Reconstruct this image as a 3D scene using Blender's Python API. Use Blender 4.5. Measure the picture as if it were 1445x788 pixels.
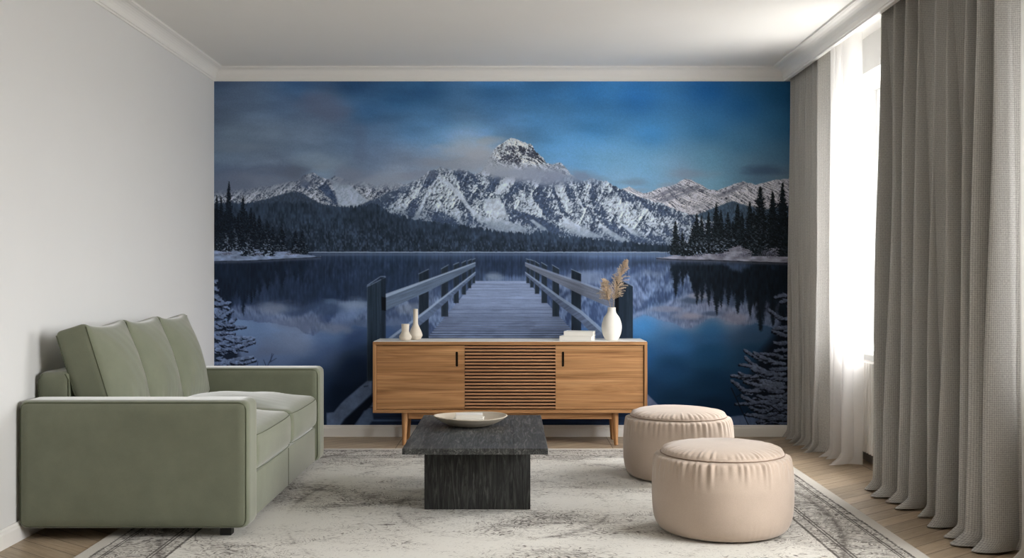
import bpy, bmesh, math, random
import numpy as np
from mathutils import Vector, Matrix

# ---------------------------------------------------------------- scene, camera, light
for o in list(bpy.data.objects): bpy.data.objects.remove(o)
scn = bpy.context.scene
COL = scn.collection
PI = math.pi

CAM_H = 1.09                       # eye height
WX0, WX1 = -2.06, 2.14             # left and right wall
WY0, WY1 = -2.6, 7.353             # wall behind the camera, mural wall
CEIL = 2.551
cam_d = bpy.data.cameras.new('camera'); cam = bpy.data.objects.new('camera', cam_d); COL.objects.link(cam)
cam.location = (0, 0, CAM_H); cam.rotation_euler = (PI / 2, 0, 0)
cam_d.sensor_width = 36; cam_d.lens = 36 * 1500 / 1445; cam_d.clip_start = 0.05
scn.camera = cam

scn.view_settings.view_transform = 'Standard'; scn.view_settings.look = 'None'
scn.view_settings.gamma = 1; scn.view_settings.use_curve_mapping = False
scn.view_settings.exposure = 0.0
SKY = 34.0
try:
    scn.cycles.use_denoising = True; scn.cycles.max_bounces = 10; scn.cycles.diffuse_bounces = 7
    scn.cycles.transparent_max_bounces = 12; scn.cycles.sample_clamp_indirect = 6
except Exception: pass

# bright overcast sky over darker ground; it lights the room through the window openings
world = bpy.data.worlds.new('overcast_sky'); scn.world = world; world.use_nodes = True
wt = world.node_tree; bg = wt.nodes['Background']
wc = wt.nodes.new('ShaderNodeTexCoord'); wsep = wt.nodes.new('ShaderNodeSeparateXYZ'); wr = wt.nodes.new('ShaderNodeValToRGB'); wm = wt.nodes.new('ShaderNodeMapRange')
wm.inputs['From Min'].default_value = -1; wm.inputs['From Max'].default_value = 1
wt.links.new(wc.outputs['Generated'], wsep.inputs[0]); wt.links.new(wsep.outputs[2], wm.inputs[0]); wt.links.new(wm.outputs[0], wr.inputs[0]); wt.links.new(wr.outputs[0], bg.inputs[0])
e = wr.color_ramp.elements; e[0].position = 0.0; e[0].color = (.24, .235, .225, 1); e[1].position = .47; e[1].color = (.34, .335, .325, 1)
q = e.new(.53); q.color = (.80, .80, .80, 1); q = e.new(.80); q.color = (1.0, .995, .99, 1)
bg.inputs[1].default_value = SKY
WIN = [(5.05, 7.0), (2.55, 3.98)]
WZ0, WZ1 = 0.675, 2.337
for i, (a_, b_) in enumerate(WIN):               # portals: they only tell the renderer where the sky comes in
    l = bpy.data.lights.new('window_portal', 'AREA'); l.shape = 'RECTANGLE'; l.size = WZ1 - WZ0; l.size_y = b_ - a_
    l.cycles.is_portal = True
    o = bpy.data.objects.new('window_portal', l); COL.objects.link(o); o.location = (2.52, (a_ + b_) / 2, (WZ0 + WZ1) / 2); o.rotation_euler = (0, PI / 2, 0)

# ---------------------------------------------------------------- helpers
def tag(o, label=None, cat=None, group=None, kind=None):
    if label: o['label'] = label
    if cat: o['category'] = cat
    if group: o['group'] = group
    if kind: o['kind'] = kind
    return o
def empty(name, loc, rz=0.0):
    o = bpy.data.objects.new(name, None); COL.objects.link(o); o.location = loc; o.rotation_euler = (0, 0, rz); o.empty_display_size = .05
    return o
def obj(name, bm, m, parent=None, smooth=False, loc=None):
    me = bpy.data.meshes.new(name); bm.normal_update(); bm.to_mesh(me); bm.free()
    if smooth:
        for p in me.polygons: p.use_smooth = True
    o = bpy.data.objects.new(name, me); COL.objects.link(o)
    for mm in (m if isinstance(m, (list, tuple)) else [m]): me.materials.append(mm)
    if parent: o.parent = parent
    if loc: o.location = loc
    return o
def auto_smooth(o, ang=35):
    me = o.data
    for p in me.polygons: p.use_smooth = True
    bm = bmesh.new(); bm.from_mesh(me)
    for e in bm.edges:
        if len(e.link_faces) == 2 and e.calc_face_angle(0) > math.radians(ang): e.smooth = False
    bm.to_mesh(me); bm.free(); return o
def add_box(bm, x0, x1, y0, y1, z0, z1, bev=0.0, seg=2):
    g = bmesh.ops.create_cube(bm, size=1.0)
    vs = g['verts']
    for v in vs: v.co = Vector(((x0 + x1) / 2 + v.co.x * (x1 - x0), (y0 + y1) / 2 + v.co.y * (y1 - y0), (z0 + z1) / 2 + v.co.z * (z1 - z0)))
    if bev > 0:
        es = list({e for v in vs for e in v.link_edges})
        bmesh.ops.bevel(bm, geom=es, offset=bev, segments=seg, profile=.5, affect='EDGES')
def box(x0, x1, y0, y1, z0, z1, bev=0.0, seg=2):
    bm = bmesh.new(); add_box(bm, x0, x1, y0, y1, z0, z1, bev, seg); return bm
def add_tube(bm, pts, r, n=8, closed=False, cap=True):
    rings = []; N = len(pts); up = None
    for i, p in enumerate(pts):
        p = Vector(p)
        a = Vector(pts[(i - 1) % N] if (closed or i > 0) else pts[i]); b = Vector(pts[(i + 1) % N] if (closed or i < N - 1) else pts[i])
        d = (b - a).normalized()
        if up is None:
            up = Vector((0, 0, 1)) if abs(d.z) < .9 else Vector((1, 0, 0))
        s = d.cross(up).normalized(); up = s.cross(d).normalized()
        rr = r[i] if isinstance(r, (list, tuple)) else r
        rings.append([bm.verts.new(p + s * math.cos(2 * PI * k / n) * rr + up * math.sin(2 * PI * k / n) * rr) for k in range(n)])
    for i in range(N if closed else N - 1):
        A = rings[i]; B = rings[(i + 1) % N]
        for k in range(n): bm.faces.new((A[k], A[(k + 1) % n], B[(k + 1) % n], B[k]))
    if cap and not closed:
        bm.faces.new(rings[0][::-1]); bm.faces.new(rings[-1])
def add_lathe(bm, prof, n=48, cx=0., cy=0., mod=None, sy=1.0):
    rings = []
    for (r, z) in prof:
        if r < 1e-5: rings.append([bm.verts.new((cx, cy, z))])
        else:
            row = []
            for k in range(n):
                a = 2 * PI * k / n; rr, zz = (r, z) if mod is None else mod(r, z, a)
                row.append(bm.verts.new((cx + rr * math.cos(a), cy + rr * math.sin(a) * sy, zz)))
            rings.append(row)
    for A, B in zip(rings, rings[1:]):
        for k in range(n):
            k2 = (k + 1) % n
            if len(A) == 1 and len(B) == 1: continue
            if len(A) == 1: bm.faces.new((A[0], B[k2], B[k]))
            elif len(B) == 1: bm.faces.new((A[k], A[k2], B[0]))
            else: bm.faces.new((A[k], A[k2], B[k2], B[k]))
def spline(pts, n=6):
    out = []
    P = [pts[0]] + list(pts) + [pts[-1]]
    for i in range(1, len(P) - 2):
        for k in range(n):
            t = k / n; a, b, c, d = (np.array(P[i - 1], float), np.array(P[i], float), np.array(P[i + 1], float), np.array(P[i + 2], float))
            out.append(tuple(.5 * ((2 * b) + (c - a) * t + (2 * a - 5 * b + 4 * c - d) * t * t + (3 * b - a - 3 * c + d) * t ** 3)))
    out.append(tuple(pts[-1])); return out
def add_prism(bm, prof, axis, a, b, caps=True):
    # prof = list of (p, q); axis 'x': (a..b, p, q); axis 'y': (p, a..b, q)
    f = (lambda t, p, q: (t, p, q)) if axis == 'x' else (lambda t, p, q: (p, t, q))
    A = [bm.verts.new(f(a, p, q)) for p, q in prof]; B = [bm.verts.new(f(b, p, q)) for p, q in prof]
    n = len(prof)
    for k in range(n): bm.faces.new((A[k], A[(k + 1) % n], B[(k + 1) % n], B[k]))
    if caps: bm.faces.new(A[::-1]); bm.faces.new(B)
    bmesh.ops.recalc_face_normals(bm, faces=bm.faces)
def soft_box(hx, hy, hz, r, n=(14, 14, 8), warp=None):
    # rounded box with an even grid on every side; warp(x, y, z, nx, ny, nz) -> (x, y, z)
    bm = bmesh.new(); V = {}
    def vert(i, j, k):
        key = (i, j, k)
        if key in V: return V[key]
        p = [-1 + 2 * c / m for c, m in zip((i, j, k), n)]
        H = (hx, hy, hz); q = []; d = []
        for c, h in zip(p, H):
            # denser towards the edges
            c2 = math.sin(c * PI / 2) * .35 + c * .65
            w = c2 * h; inner = max(-(h - r), min(h - r, w)); q.append(inner); d.append(w - inner)
        L = math.sqrt(sum(x * x for x in d))
        if L > 1e-9: d = [x / L for x in d]
        x, y, z = [a + b * r for a, b in zip(q, d)]
        if warp: x, y, z = warp(x, y, z, *d)
        V[key] = bm.verts.new((x, y, z)); return V[key]
    nx, ny, nz = n
    for i in range(nx):
        for j in range(ny):
            for k, fl in ((0, True), (nz, False)):
                q = (vert(i, j, k), vert(i + 1, j, k), vert(i + 1, j + 1, k), vert(i, j + 1, k)); bm.faces.new(q[::-1] if fl else q)
    for i in range(nx):
        for k in range(nz):
            for j, fl in ((0, False), (ny, True)):
                q = (vert(i, j, k), vert(i + 1, j, k), vert(i + 1, j, k + 1), vert(i, j, k + 1)); bm.faces.new(q[::-1] if fl else q)
    for j in range(ny):
        for k in range(nz):
            for i, fl in ((0, True), (nx, False)):
                q = (vert(i, j, k), vert(i, j + 1, k), vert(i, j + 1, k + 1), vert(i, j, k + 1)); bm.faces.new(q[::-1] if fl else q)
    return bm
def copy_tree(o, parent=None):
    c = o.copy(); COL.objects.link(c)
    if parent: c.parent = parent
    for ch in list(o.children): copy_tree(ch, c)
    return c

# ---------------------------------------------------------------- materials
def lin(r, g, b):
    f = lambda v: (v / 255 / 12.92) if v / 255 <= .04045 else ((v / 255 + .055) / 1.055) ** 2.4
    return (f(r), f(g), f(b), 1)
class NT:
    def __init__(s, name):
        s.m = bpy.data.materials.new(name); s.m.use_nodes = True; s.t = s.m.node_tree; s.b = s.t.nodes['Principled BSDF']; s.o = s.t.nodes['Material Output']
    def n(s, typ, **kw):
        x = s.t.nodes.new(typ)
        for k, v in kw.items():
            if k.startswith('i_'):
                key = k[2:]; x.inputs[int(key) if key.isdigit() else key.replace('_', ' ')].default_value = v
            else: setattr(x, k, v)
        return x
    def l(s, a, b): s.t.links.new(a, b)
    def coord(s, kind='Object', scale=(1, 1, 1), rot=(0, 0, 0), src=None):
        mp = s.n('ShaderNodeMapping'); mp.inputs['Scale'].default_value = scale; mp.inputs['Rotation'].default_value = rot
        if src is None: src = s.n('ShaderNodeTexCoord').outputs[kind]
        s.l(src, mp.inputs[0]); return mp.outputs[0]
    def noise(s, vec, scale, detail=4, rough=.55, dist=0):
        x = s.n('ShaderNodeTexNoise'); x.inputs['Scale'].default_value = scale; x.inputs['Detail'].default_value = detail
        x.inputs['Roughness'].default_value = rough; x.inputs['Distortion'].default_value = dist
        s.l(vec, x.inputs['Vector']); return x.outputs['Fac']
    def ramp(s, fac, stops, interp='LINEAR'):
        x = s.n('ShaderNodeValToRGB'); x.color_ramp.interpolation = interp
        e = x.color_ramp.elements
        while len(e) > 1: e.remove(e[-1])
        e[0].position = stops[0][0]; e[0].color = stops[0][1]
        for p, c in stops[1:]:
            q = e.new(p); q.color = c
        s.l(fac, x.inputs[0]); return x.outputs[0]
    def mix(s, a, b, fac, mode='MIX'):
        x = s.n('ShaderNodeMix'); x.data_type = 'RGBA'; x.blend_type = mode
        for v, i in ((fac, 0), (a, 6), (b, 7)):
            if hasattr(v, 'links'): s.l(v, x.inputs[i])
            else: x.inputs[i].default_value = v
        return x.outputs[2]
    def math(s, op, a, b=None, c=None):
        x = s.n('ShaderNodeMath'); x.operation = op
        for v, i in ((a, 0), (b, 1), (c, 2)):
            if v is None: continue
            if hasattr(v, 'links'): s.l(v, x.inputs[i])
            else: x.inputs[i].default_value = v
        return x.outputs[0]
    def bump(s, h, strength, dist=.01, nrm=None):
        x = s.n('ShaderNodeBump'); x.inputs['Strength'].default_value = strength; x.inputs['Distance'].default_value = dist
        s.l(h, x.inputs['Height'])
        if nrm is not None: s.l(nrm, x.inputs['Normal'])
        s.l(x.outputs[0], s.b.inputs['Normal']); return x.outputs[0]
    def set(s, col=None, rough=None, sheen=None, spec=None, metal=None, trans=None):
        if col is not None:
            if hasattr(col, 'links'): s.l(col, s.b.inputs['Base Color'])
            else: s.b.inputs['Base Color'].default_value = col
        if rough is not None:
            if hasattr(rough, 'links'): s.l(rough, s.b.inputs['Roughness'])
            else: s.b.inputs['Roughness'].default_value = rough
        if sheen is not None: s.b.inputs['Sheen Weight'].default_value = sheen; s.b.inputs['Sheen Roughness'].default_value = .4
        if spec is not None: s.b.inputs['Specular IOR Level'].default_value = spec
        if metal is not None: s.b.inputs['Metallic'].default_value = metal
        return s
BLACK = (0, 0, 0, 1); WHITE = (1, 1, 1, 1)
def plaster(name, c, rough=.85, b=.03):
    t = NT(name); v = t.coord(); n = t.noise(v, 2.5, 3)
    t.set(t.mix((c[0] * .965, c[1] * .965, c[2] * .965, 1), c, n), rough, spec=.25); t.bump(t.noise(v, 180, 3), b, .002); return t.m
M = {}
M['wall'] = plaster('matt_wall_paint', lin(218, 218, 217))
M['wall_l'] = plaster('side_wall_paint', lin(222, 222, 221))
M['ceiling'] = plaster('ceiling_paint', lin(238, 236, 232))
M['trim'] = plaster('satin_trim_paint', lin(240, 238, 234), .5, .0)
M['sill'] = plaster('window_paint', lin(238, 238, 238), .35, .0)
M['radiator'] = plaster('radiator_enamel', lin(228, 226, 222), .35, .0)
M['skirt_dark'] = plaster('grey_plinth_paint', lin(120, 116, 110), .6, .0)

def chevron_floor():
    t = NT('oak_chevron_parquet'); sep = t.n('ShaderNodeSeparateXYZ'); t.l(t.n('ShaderNodeTexCoord').outputs['Object'], sep.inputs[0])
    X, Y = sep.outputs[0], sep.outputs[1]; CW = .70; BW = .118
    u = t.math('DIVIDE', t.math('SUBTRACT', X, 1.35 - 14 * CW), CW)
    col = t.math('FLOOR', u); fr = t.math('SUBTRACT', u, col)
    par = t.math('MODULO', col, 2.0)                                # 0 or 1
    sgn = t.math('SUBTRACT', 1.0, t.math('MULTIPLY', par, 2.0))     # +1 / -1
    lx = t.math('MULTIPLY', t.math('SUBTRACT', fr, .5), CW)
    w = t.math('SUBTRACT', Y, t.math('MULTIPLY', t.math('MULTIPLY', sgn, lx), .80))
    along = t.math('ADD', t.math('MULTIPLY', lx, 1.0), t.math('MULTIPLY', t.math('MULTIPLY', sgn, w), .3))
    b = t.math('DIVIDE', w, BW); bi = t.math('FLOOR', b); bf = t.math('SUBTRACT', b, bi)
    cmb = t.n('ShaderNodeCombineXYZ'); t.l(bi, cmb.inputs[0]); t.l(col, cmb.inputs[1])
    wn = t.n('ShaderNodeTexWhiteNoise'); wn.noise_dimensions = '2D'; t.l(cmb.outputs[0], wn.inputs['Vector'])
    cg = t.n('ShaderNodeCombineXYZ'); t.l(t.math('ADD', lx, t.math('MULTIPLY', wn.outputs[0], 40.0)), cg.inputs[0]); t.l(t.math('MULTIPLY', w, 9.0), cg.inputs[1]); t.l(col, cg.inputs[2])
    g = t.noise(cg.outputs[0], 5.5, 6, .62, .6); g2 = t.noise(cg.outputs[0], 24, 4, .6)
    c = t.ramp(g, [(.25, lin(142, 120, 92)), (.5, lin(176, 153, 122)), (.75, lin(196, 174, 143))])
    c = t.mix(c, t.ramp(g2, [(.35, lin(144, 122, 96)), (.65, lin(198, 176, 146))]), .28)
    hs = t.n('ShaderNodeHueSaturation'); t.l(c, hs.inputs['Color']); t.l(t.math('ADD', .80, t.math('MULTIPLY', wn.outputs[0], .34)), hs.inputs['Value']); hs.inputs['Saturation'].default_value = .86
    ed = t.math('MINIMUM', bf, t.math('SUBTRACT', 1.0, bf)); ed2 = t.math('MINIMUM', fr, t.math('SUBTRACT', 1.0, fr))
    gap = t.math('MAXIMUM', t.math('LESS_THAN', ed, .022), t.math('LESS_THAN', ed2, .004))
    t.set(t.mix(hs.outputs[0], lin(58, 44, 30), t.math('MULTIPLY', gap, .8)), .42, spec=.35)
    t.bump(t.math('SUBTRACT', t.math('MULTIPLY', g2, .2), gap), .12, .003); return t.m
M['floor'] = chevron_floor()

def wood(name, stops, grain_axis='x', scale=1.0, rough=.5, contrast=.5, streak=None):
    t = NT(name)
    sc = {'x': (.55, 13, 13), 'y': (9, .55, 9), 'z': (9, 9, .55)}[grain_axis]
    v = t.coord('Object', tuple(a * scale for a in sc))
    sc2 = {'x': (.9, 60, 60), 'y': (60, .9, 60), 'z': (60, 60, .9)}[grain_axis]
    v2 = t.coord('Object', tuple(a * scale for a in sc2))
    a = t.noise(v, 1.6, 6, .6, 1.2); f = t.noise(v2, 2.0, 4, .6, .3)
    c = t.ramp(a, stops)
    c = t.mix(c, t.ramp(f, [(.3, (.25, .25, .25, 1)), (.7, (.85, .85, .85, 1))]), contrast, 'OVERLAY')
    t.set(c, rough, spec=.35); t.bump(f, .15, .001); return t.m
OAK = [(.26, lin(104, 70, 42)), (.42, lin(148, 106, 68)), (.56, lin(172, 128, 86)), (.75, lin(186, 144, 102))]
M['oak'] = wood('warm_oak_veneer', OAK, 'x', 1.0, .42, .45)
M['oak_z'] = wood('warm_oak_upright', OAK, 'z', 1.0, .42, .4)
M['oak_slat'] = wood('oak_slat', [(.3, lin(148, 106, 74)), (.7, lin(178, 134, 98))], 'x', 1.0, .45, .3)
def black_oak(name, axis, dk=1.0):
    t = NT(name)
    sc = {'y': (15, 1.6, 15), 'z': (15, 15, 1.6)}[axis]
    a = t.noise(t.coord('Object', sc), 2.2, 7, .68, 2.6)
    sc2 = {'y': (90, 2.2, 90), 'z': (90, 90, 2.2)}[axis]
    f = t.noise(t.coord('Object', sc2), 2.2, 5, .6, .4)
    sc3 = {'y': (7, .2, 7), 'z': (7, 7, .2)}[axis]
    k = t.noise(t.coord('Object', sc3), 1.4, 3, .6, 2.0)
    c = t.ramp(a, [(.3, lin(26, 26, 26)), (.5, lin(60, 61, 60)), (.72, lin(112, 112, 108))])
    c = t.mix(c, t.ramp(f, [(.35, (.2, .2, .2, 1)), (.65, (.9, .9, .9, 1))]), .5, 'OVERLAY')
    c = t.mix(c, t.ramp(k, [(.35, (.3, .3, .3, 1)), (.65, (.7, .7, .7, 1))]), .6, 'OVERLAY')
    # board joints every 16 cm
    sep = t.n('ShaderNodeSeparateXYZ'); t.l(t.n('ShaderNodeTexCoord').outputs['Object'], sep.inputs[0])
    q = t.math('FRACT', t.math('DIVIDE', t.math('ADD', sep.outputs[0], 8.06), .1613))
    j = t.math('LESS_THAN', q, .012)
    t.set(t.mix(t.mix(BLACK, c, dk), lin(14, 14, 14), t.math('MULTIPLY', j, .75)), .5, spec=.28); t.bump(t.math('SUBTRACT', f, j), .35, .0015); return t.m
M['black_y'] = black_oak('black_stained_oak_top', 'y'); M['black_z'] = black_oak('black_stained_oak_block', 'z', .62)

def fabric(name, c, c2, weave=900, sheen=.3, mott=6, bump=.12, rough=.9):
    t = NT(name); v = t.coord(); a = t.noise(v, mott, 4, .6); f = t.noise(v, weave, 2)
    col = t.mix(c2, c, t.ramp(a, [(.3, BLACK), (.7, WHITE)]))
    col = t.mix(col, t.ramp(f, [(.3, (.38, .38, .38, 1)), (.7, (.62, .62, .62, 1))]), .35, 'OVERLAY')
    t.set(col, rough, sheen=sheen, spec=.2)
    t.bump(t.math('ADD', t.math('MULTIPLY', f, .25), t.noise(v, 28, 3)), bump, .006); return t.m
M['green'] = fabric('sage_green_upholstery', lin(124, 128, 109), lin(115, 119, 101), 700, .85, 9, .05)
M['green_pipe'] = fabric('sage_green_piping', lin(96, 101, 82), lin(90, 94, 76), 700, .1, 8, .05)
M['black'] = NT('black_plastic').set(lin(20, 20, 19), .5).m
M['pouf'] = fabric('blush_beige_fabric', lin(190, 173, 158), lin(182, 165, 150), 600, .35, 7, .05)
M['pouf_seam'] = fabric('pouf_seam_thread', lin(140, 116, 100), lin(130, 108, 92), 600, .1, 7, .05)
def ceramic(name, c, rough=.55, mott=14, amt=.93):
    t = NT(name); n = t.noise(t.coord(), mott, 4)
    t.set(t.mix((c[0] * amt, c[1] * amt, c[2] * amt, 1), c, n), rough, spec=.4); t.bump(t.noise(t.coord(), 60, 3), .06, .002); return t.m
M['vase_white'] = ceramic('white_ceramic', lin(236, 232, 224)); M['vase_cream'] = ceramic('cream_ceramic', lin(222, 212, 196), .7)
M['bowl'] = ceramic('stone_ceramic', lin(198, 187, 170), .75, 30, .88)
M['paper'] = ceramic('book_pages', lin(226, 222, 212), .9, 60); M['cover'] = ceramic('white_book_cover', lin(236, 233, 226), .5)
M['top_reflection'] = ceramic('white_window_reflection', lin(240, 237, 232), .6, 5, .98)  # window reflection on the sideboard top, put into the colour as white
M['dark_gap'] = NT('shadow_brown_backing').set(lin(34, 24, 17), .8).m
def curtain_mat():
    t = NT('grey_linen_weave'); uv = t.n('ShaderNodeTexCoord').outputs['UV']; sep = t.n('ShaderNodeSeparateXYZ'); t.l(uv, sep.inputs[0])
    wv = t.math('MULTIPLY', t.math('ADD', t.math('SINE', t.math('MULTIPLY', sep.outputs[0], 2 * PI / .0085)), t.math('SINE', t.math('MULTIPLY', sep.outputs[1], 2 * PI / .0085))), .42)
    n = t.noise(t.coord(src=uv, scale=(60, 260, 1)), 1.5, 3, .7); n2 = t.noise(t.coord(src=uv, scale=(260, 60, 1)), 1.5, 3, .7)
    h = t.math('ADD', t.math('MULTIPLY', wv, .35), t.math('ADD', n, n2))
    c = t.ramp(t.math('MULTIPLY', h, .5), [(.25, lin(142, 141, 138)), (.75, lin(222, 220, 216))])
    t.set(c, .95, sheen=.2, spec=.1); t.bump(h, .35, .002)
    tr = t.n('ShaderNodeBsdfTranslucent'); t.l(c, tr.inputs[0]); mx = t.n('ShaderNodeMixShader'); mx.inputs[0].default_value = .16
    t.l(t.b.outputs[0], mx.inputs[1]); t.l(tr.outputs[0], mx.inputs[2]); t.l(mx.outputs[0], t.o.inputs[0]); return t.m
M['curtain'] = curtain_mat()
def sheer_mat():
    t = NT('white_voile'); t.set(lin(236, 234, 232), .9, spec=.1)
    tr = t.n('ShaderNodeBsdfTranslucent'); tr.inputs[0].default_value = lin(240, 239, 238)
    tp = t.n('ShaderNodeBsdfTransparent'); tp.inputs[0].default_value = (.97, .97, .97, 1)
    m1 = t.n('ShaderNodeMixShader'); m1.inputs[0].default_value = .55; t.l(t.b.outputs[0], m1.inputs[1]); t.l(tr.outputs[0], m1.inputs[2])
    m2 = t.n('ShaderNodeMixShader'); m2.inputs[0].default_value = .22; t.l(m1.outputs[0], m2.inputs[1]); t.l(tp.outputs[0], m2.inputs[2])
    t.l(m2.outputs[0], t.o.inputs[0]); return t.m
M['sheer'] = sheer_mat()
def glass_mat():
    t = NT('window_glass'); tp = t.n('ShaderNodeBsdfTransparent'); gl = t.n('ShaderNodeBsdfGlossy'); gl.inputs['Roughness'].default_value = .02
    mx = t.n('ShaderNodeMixShader'); mx.inputs[0].default_value = .05; t.l(tp.outputs[0], mx.inputs[1]); t.l(gl.outputs[0], mx.inputs[2])
    t.l(mx.outputs[0], t.o.inputs[0]); return t.m
M['glass'] = glass_mat()
# ---------------------------------------------------------------------------
# The printed wall mural: a winter lake, snow mountains and a wooden jetty,
# worked out point by point with noise and simple drawing rules.
# Print coordinates: u = 301.5 .. 1158.5 across, v = 115 .. 601 down.
# ---------------------------------------------------------------------------
MU0, MU1, MV0, MV1, MSC = 301.5, 1158.5, 115.0, 601.0, 1.25

def paint_mural():
    W = int((MU1 - MU0) * MSC) + 1; H = int((MV1 - MV0) * MSC) + 1
    xs = MU0 + np.arange(W) / MSC; ys = MV0 + np.arange(H) / MSC
    X, Y = np.meshgrid(xs, ys)
    def hsh(i, j, s):
        n = (i.astype(np.int64) * 374761393 + j.astype(np.int64) * 668265263 + s * 2147483647) & 0xffffffff
        n = ((n ^ (n >> 13)) * 1274126177) & 0xffffffff
        return ((n ^ (n >> 16)) & 0xffff) / 65535.0
    def vn(x, y, s=0):
        i = np.floor(x); j = np.floor(y); fx = x - i; fy = y - j
        fx = fx * fx * fx * (fx * (fx * 6 - 15) + 10); fy = fy * fy * fy * (fy * (fy * 6 - 15) + 10)
        a = hsh(i, j, s); b = hsh(i + 1, j, s); c = hsh(i, j + 1, s); d = hsh(i + 1, j + 1, s)
        return (a * (1 - fx) + b * fx) * (1 - fy) + (c * (1 - fx) + d * fx) * fy
    def fbm(x, y, o=5, s=0, g=0.5):
        t = 0; a = 1; n = 0
        for k in range(o):
            t = t + a * vn(x, y, s + k * 17); n += a; a *= g; x = x * 2.03 + 7.1; y = y * 2.03 + 3.7
        return t / n
    def ridged(x, y, o=5, s=0, g=0.55):
        t = 0; a = 1; n = 0
        for k in range(o):
            r = 1 - np.abs(2 * vn(x, y, s + k * 13) - 1); t = t + a * r * r; n += a; a *= g; x = x * 2.07 + 1.3; y = y * 2.07 + 5.9
        return t / n
    def ss(a, b, x):
        t = np.clip((x - a) / (b - a), 0, 1); return t * t * (3 - 2 * t)
    def C(*c): return np.array(c, float) / 255.0
    def mix(img, col, m):
        m = np.clip(m, 0, 1)[..., None]; return img * (1 - m) + col * m
    def field(pts, p=1.0, pw=2.6, ep=260.0):
        num = np.zeros((H, W, 3)); den = np.zeros((H, W))
        for (x, y, c) in pts:
            w = 1.0 / ((((X - x)) ** 2 + ((Y - y) * p) ** 2 + ep) ** (pw / 2))
            num += w[..., None] * C(*c); den += w
        return num / den[..., None]
    def blur_v(a, r):
        k = int(r * MSC)
        if k < 1: return a
        for _ in range(2):
            pad = np.concatenate([np.repeat(a[:1], k, 0), a, np.repeat(a[-1:], k, 0)], 0)
            cs = np.cumsum(np.concatenate([np.zeros_like(pad[:1]), pad], 0), 0)
            a = (cs[2 * k + 1:] - cs[:-2 * k - 1]) / (2 * k + 1)
        return a
    def blur_h(a, r): return np.swapaxes(blur_v(np.swapaxes(a, 0, 1), r), 0, 1)
    def poly(pts, soft=0.8):
        x0 = min(p[0] for p in pts) - 3; x1 = max(p[0] for p in pts) + 3
        y0 = min(p[1] for p in pts) - 3; y1 = max(p[1] for p in pts) + 3
        i0 = max(0, int((x0 - MU0) * MSC)); i1 = min(W, int((x1 - MU0) * MSC) + 2)
        j0 = max(0, int((y0 - MV0) * MSC)); j1 = min(H, int((y1 - MV0) * MSC) + 2)
        m = np.zeros((H, W))
        if i1 <= i0 or j1 <= j0: return m
        x = X[j0:j1, i0:i1]; y = Y[j0:j1, i0:i1]
        ins = np.zeros(x.shape, bool); d = np.full(x.shape, 1e9)
        n = len(pts)
        for k in range(n):
            ax, ay = pts[k]; bx, by = pts[(k + 1) % n]
            if ay != by:
                c = ((ay > y) != (by > y)) & (x < (bx - ax) * (y - ay) / (by - ay) + ax); ins ^= c
            vx, vy = bx - ax, by - ay; L = vx * vx + vy * vy + 1e-9
            t = np.clip(((x - ax) * vx + (y - ay) * vy) / L, 0, 1)
            d = np.minimum(d, np.hypot(x - ax - t * vx, y - ay - t * vy))
        m[j0:j1, i0:i1] = np.clip(0.5 + np.where(ins, d, -d) / soft, 0, 1)
        return m
    def pline(pts): return np.interp(X, [p[0] for p in pts], [p[1] for p in pts])
    rnd = random.Random(5)

    # ---- sky ---------------------------------------------------------------
    sky = field([(305,120,(58,72,98)),(305,160,(76,86,108)),(340,140,(72,83,106)),(330,190,(98,108,127)),(380,190,(104,114,134)),
        (310,215,(90,102,122)),(310,245,(66,76,98)),(350,240,(78,86,106)),(340,262,(104,108,126)),(400,240,(82,88,108)),(380,225,(92,100,120)),(420,120,(40,72,112)),
        (400,150,(66,82,110)),(450,145,(74,86,112)),(470,165,(82,92,118)),(440,190,(98,108,130)),(430,215,(98,112,138)),(480,200,(82,98,126)),
        (455,232,(112,126,148)),(480,240,(100,108,126)),(500,120,(28,66,110)),(520,160,(40,84,130)),(500,235,(88,96,118)),(530,215,(82,92,118)),(505,200,(70,88,118)),
        (530,190,(78,104,140)),(560,140,(34,80,126)),(580,185,(62,104,148)),(570,225,(104,108,128)),(560,245,(128,130,146)),(610,225,(112,114,132)),
        (600,130,(32,78,124)),(620,170,(58,102,148)),(620,200,(76,118,160)),(650,205,(136,142,158)),(680,208,(158,160,172)),(660,230,(112,118,136)),(700,230,(128,136,154)),
        (700,130,(36,84,132)),(700,160,(58,100,146)),(690,190,(76,120,166)),(760,130,(36,88,138)),(760,170,(56,104,150)),(780,200,(66,120,170)),(790,222,(84,132,176)),
        (830,130,(34,92,148)),(840,180,(52,112,166)),(850,230,(92,138,176)),(880,255,(110,140,168)),(870,250,(102,134,164)),(900,140,(26,86,146)),(920,190,(46,110,166)),(900,235,(98,146,184)),
        (940,235,(108,148,180)),(960,245,(122,134,156)),(1000,255,(112,152,176)),(1000,130,(16,74,132)),(1000,180,(40,98,148)),(1000,225,(90,136,166)),(1050,150,(20,74,124)),(1050,200,(56,106,144)),
        (1050,235,(90,126,152)),(1070,243,(74,98,124)),(1100,130,(20,66,104)),(1100,180,(34,84,122)),(1100,220,(62,102,132)),(1105,250,(98,114,132)),(1150,150,(16,60,98)),(1150,240,(80,100,120))], 1.35, 2.9, 520.0)
    sky = sky * np.array((1.08, 1.15, 1.19)) * (1 - .10 * ss(760, 1000, X) * ss(150, 220, Y))[..., None]
    lum_ = sky.mean(axis=2, keepdims=True); sky = sky + (lum_ - sky) * .16
    st = fbm(X / 95 + Y / 160, Y / 26 - X / 300, 5, 3)
    wisps = (st - 0.5) * ss(1110, 600, X + (Y - 180) * 0.8)
    sky = sky * (1 + 0.34 * wisps[..., None]) + 0.014 * wisps[..., None]
    sky = sky * (0.97 + 0.06 * vn(X / 1.1, Y / 1.1, 8)[..., None])
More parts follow.
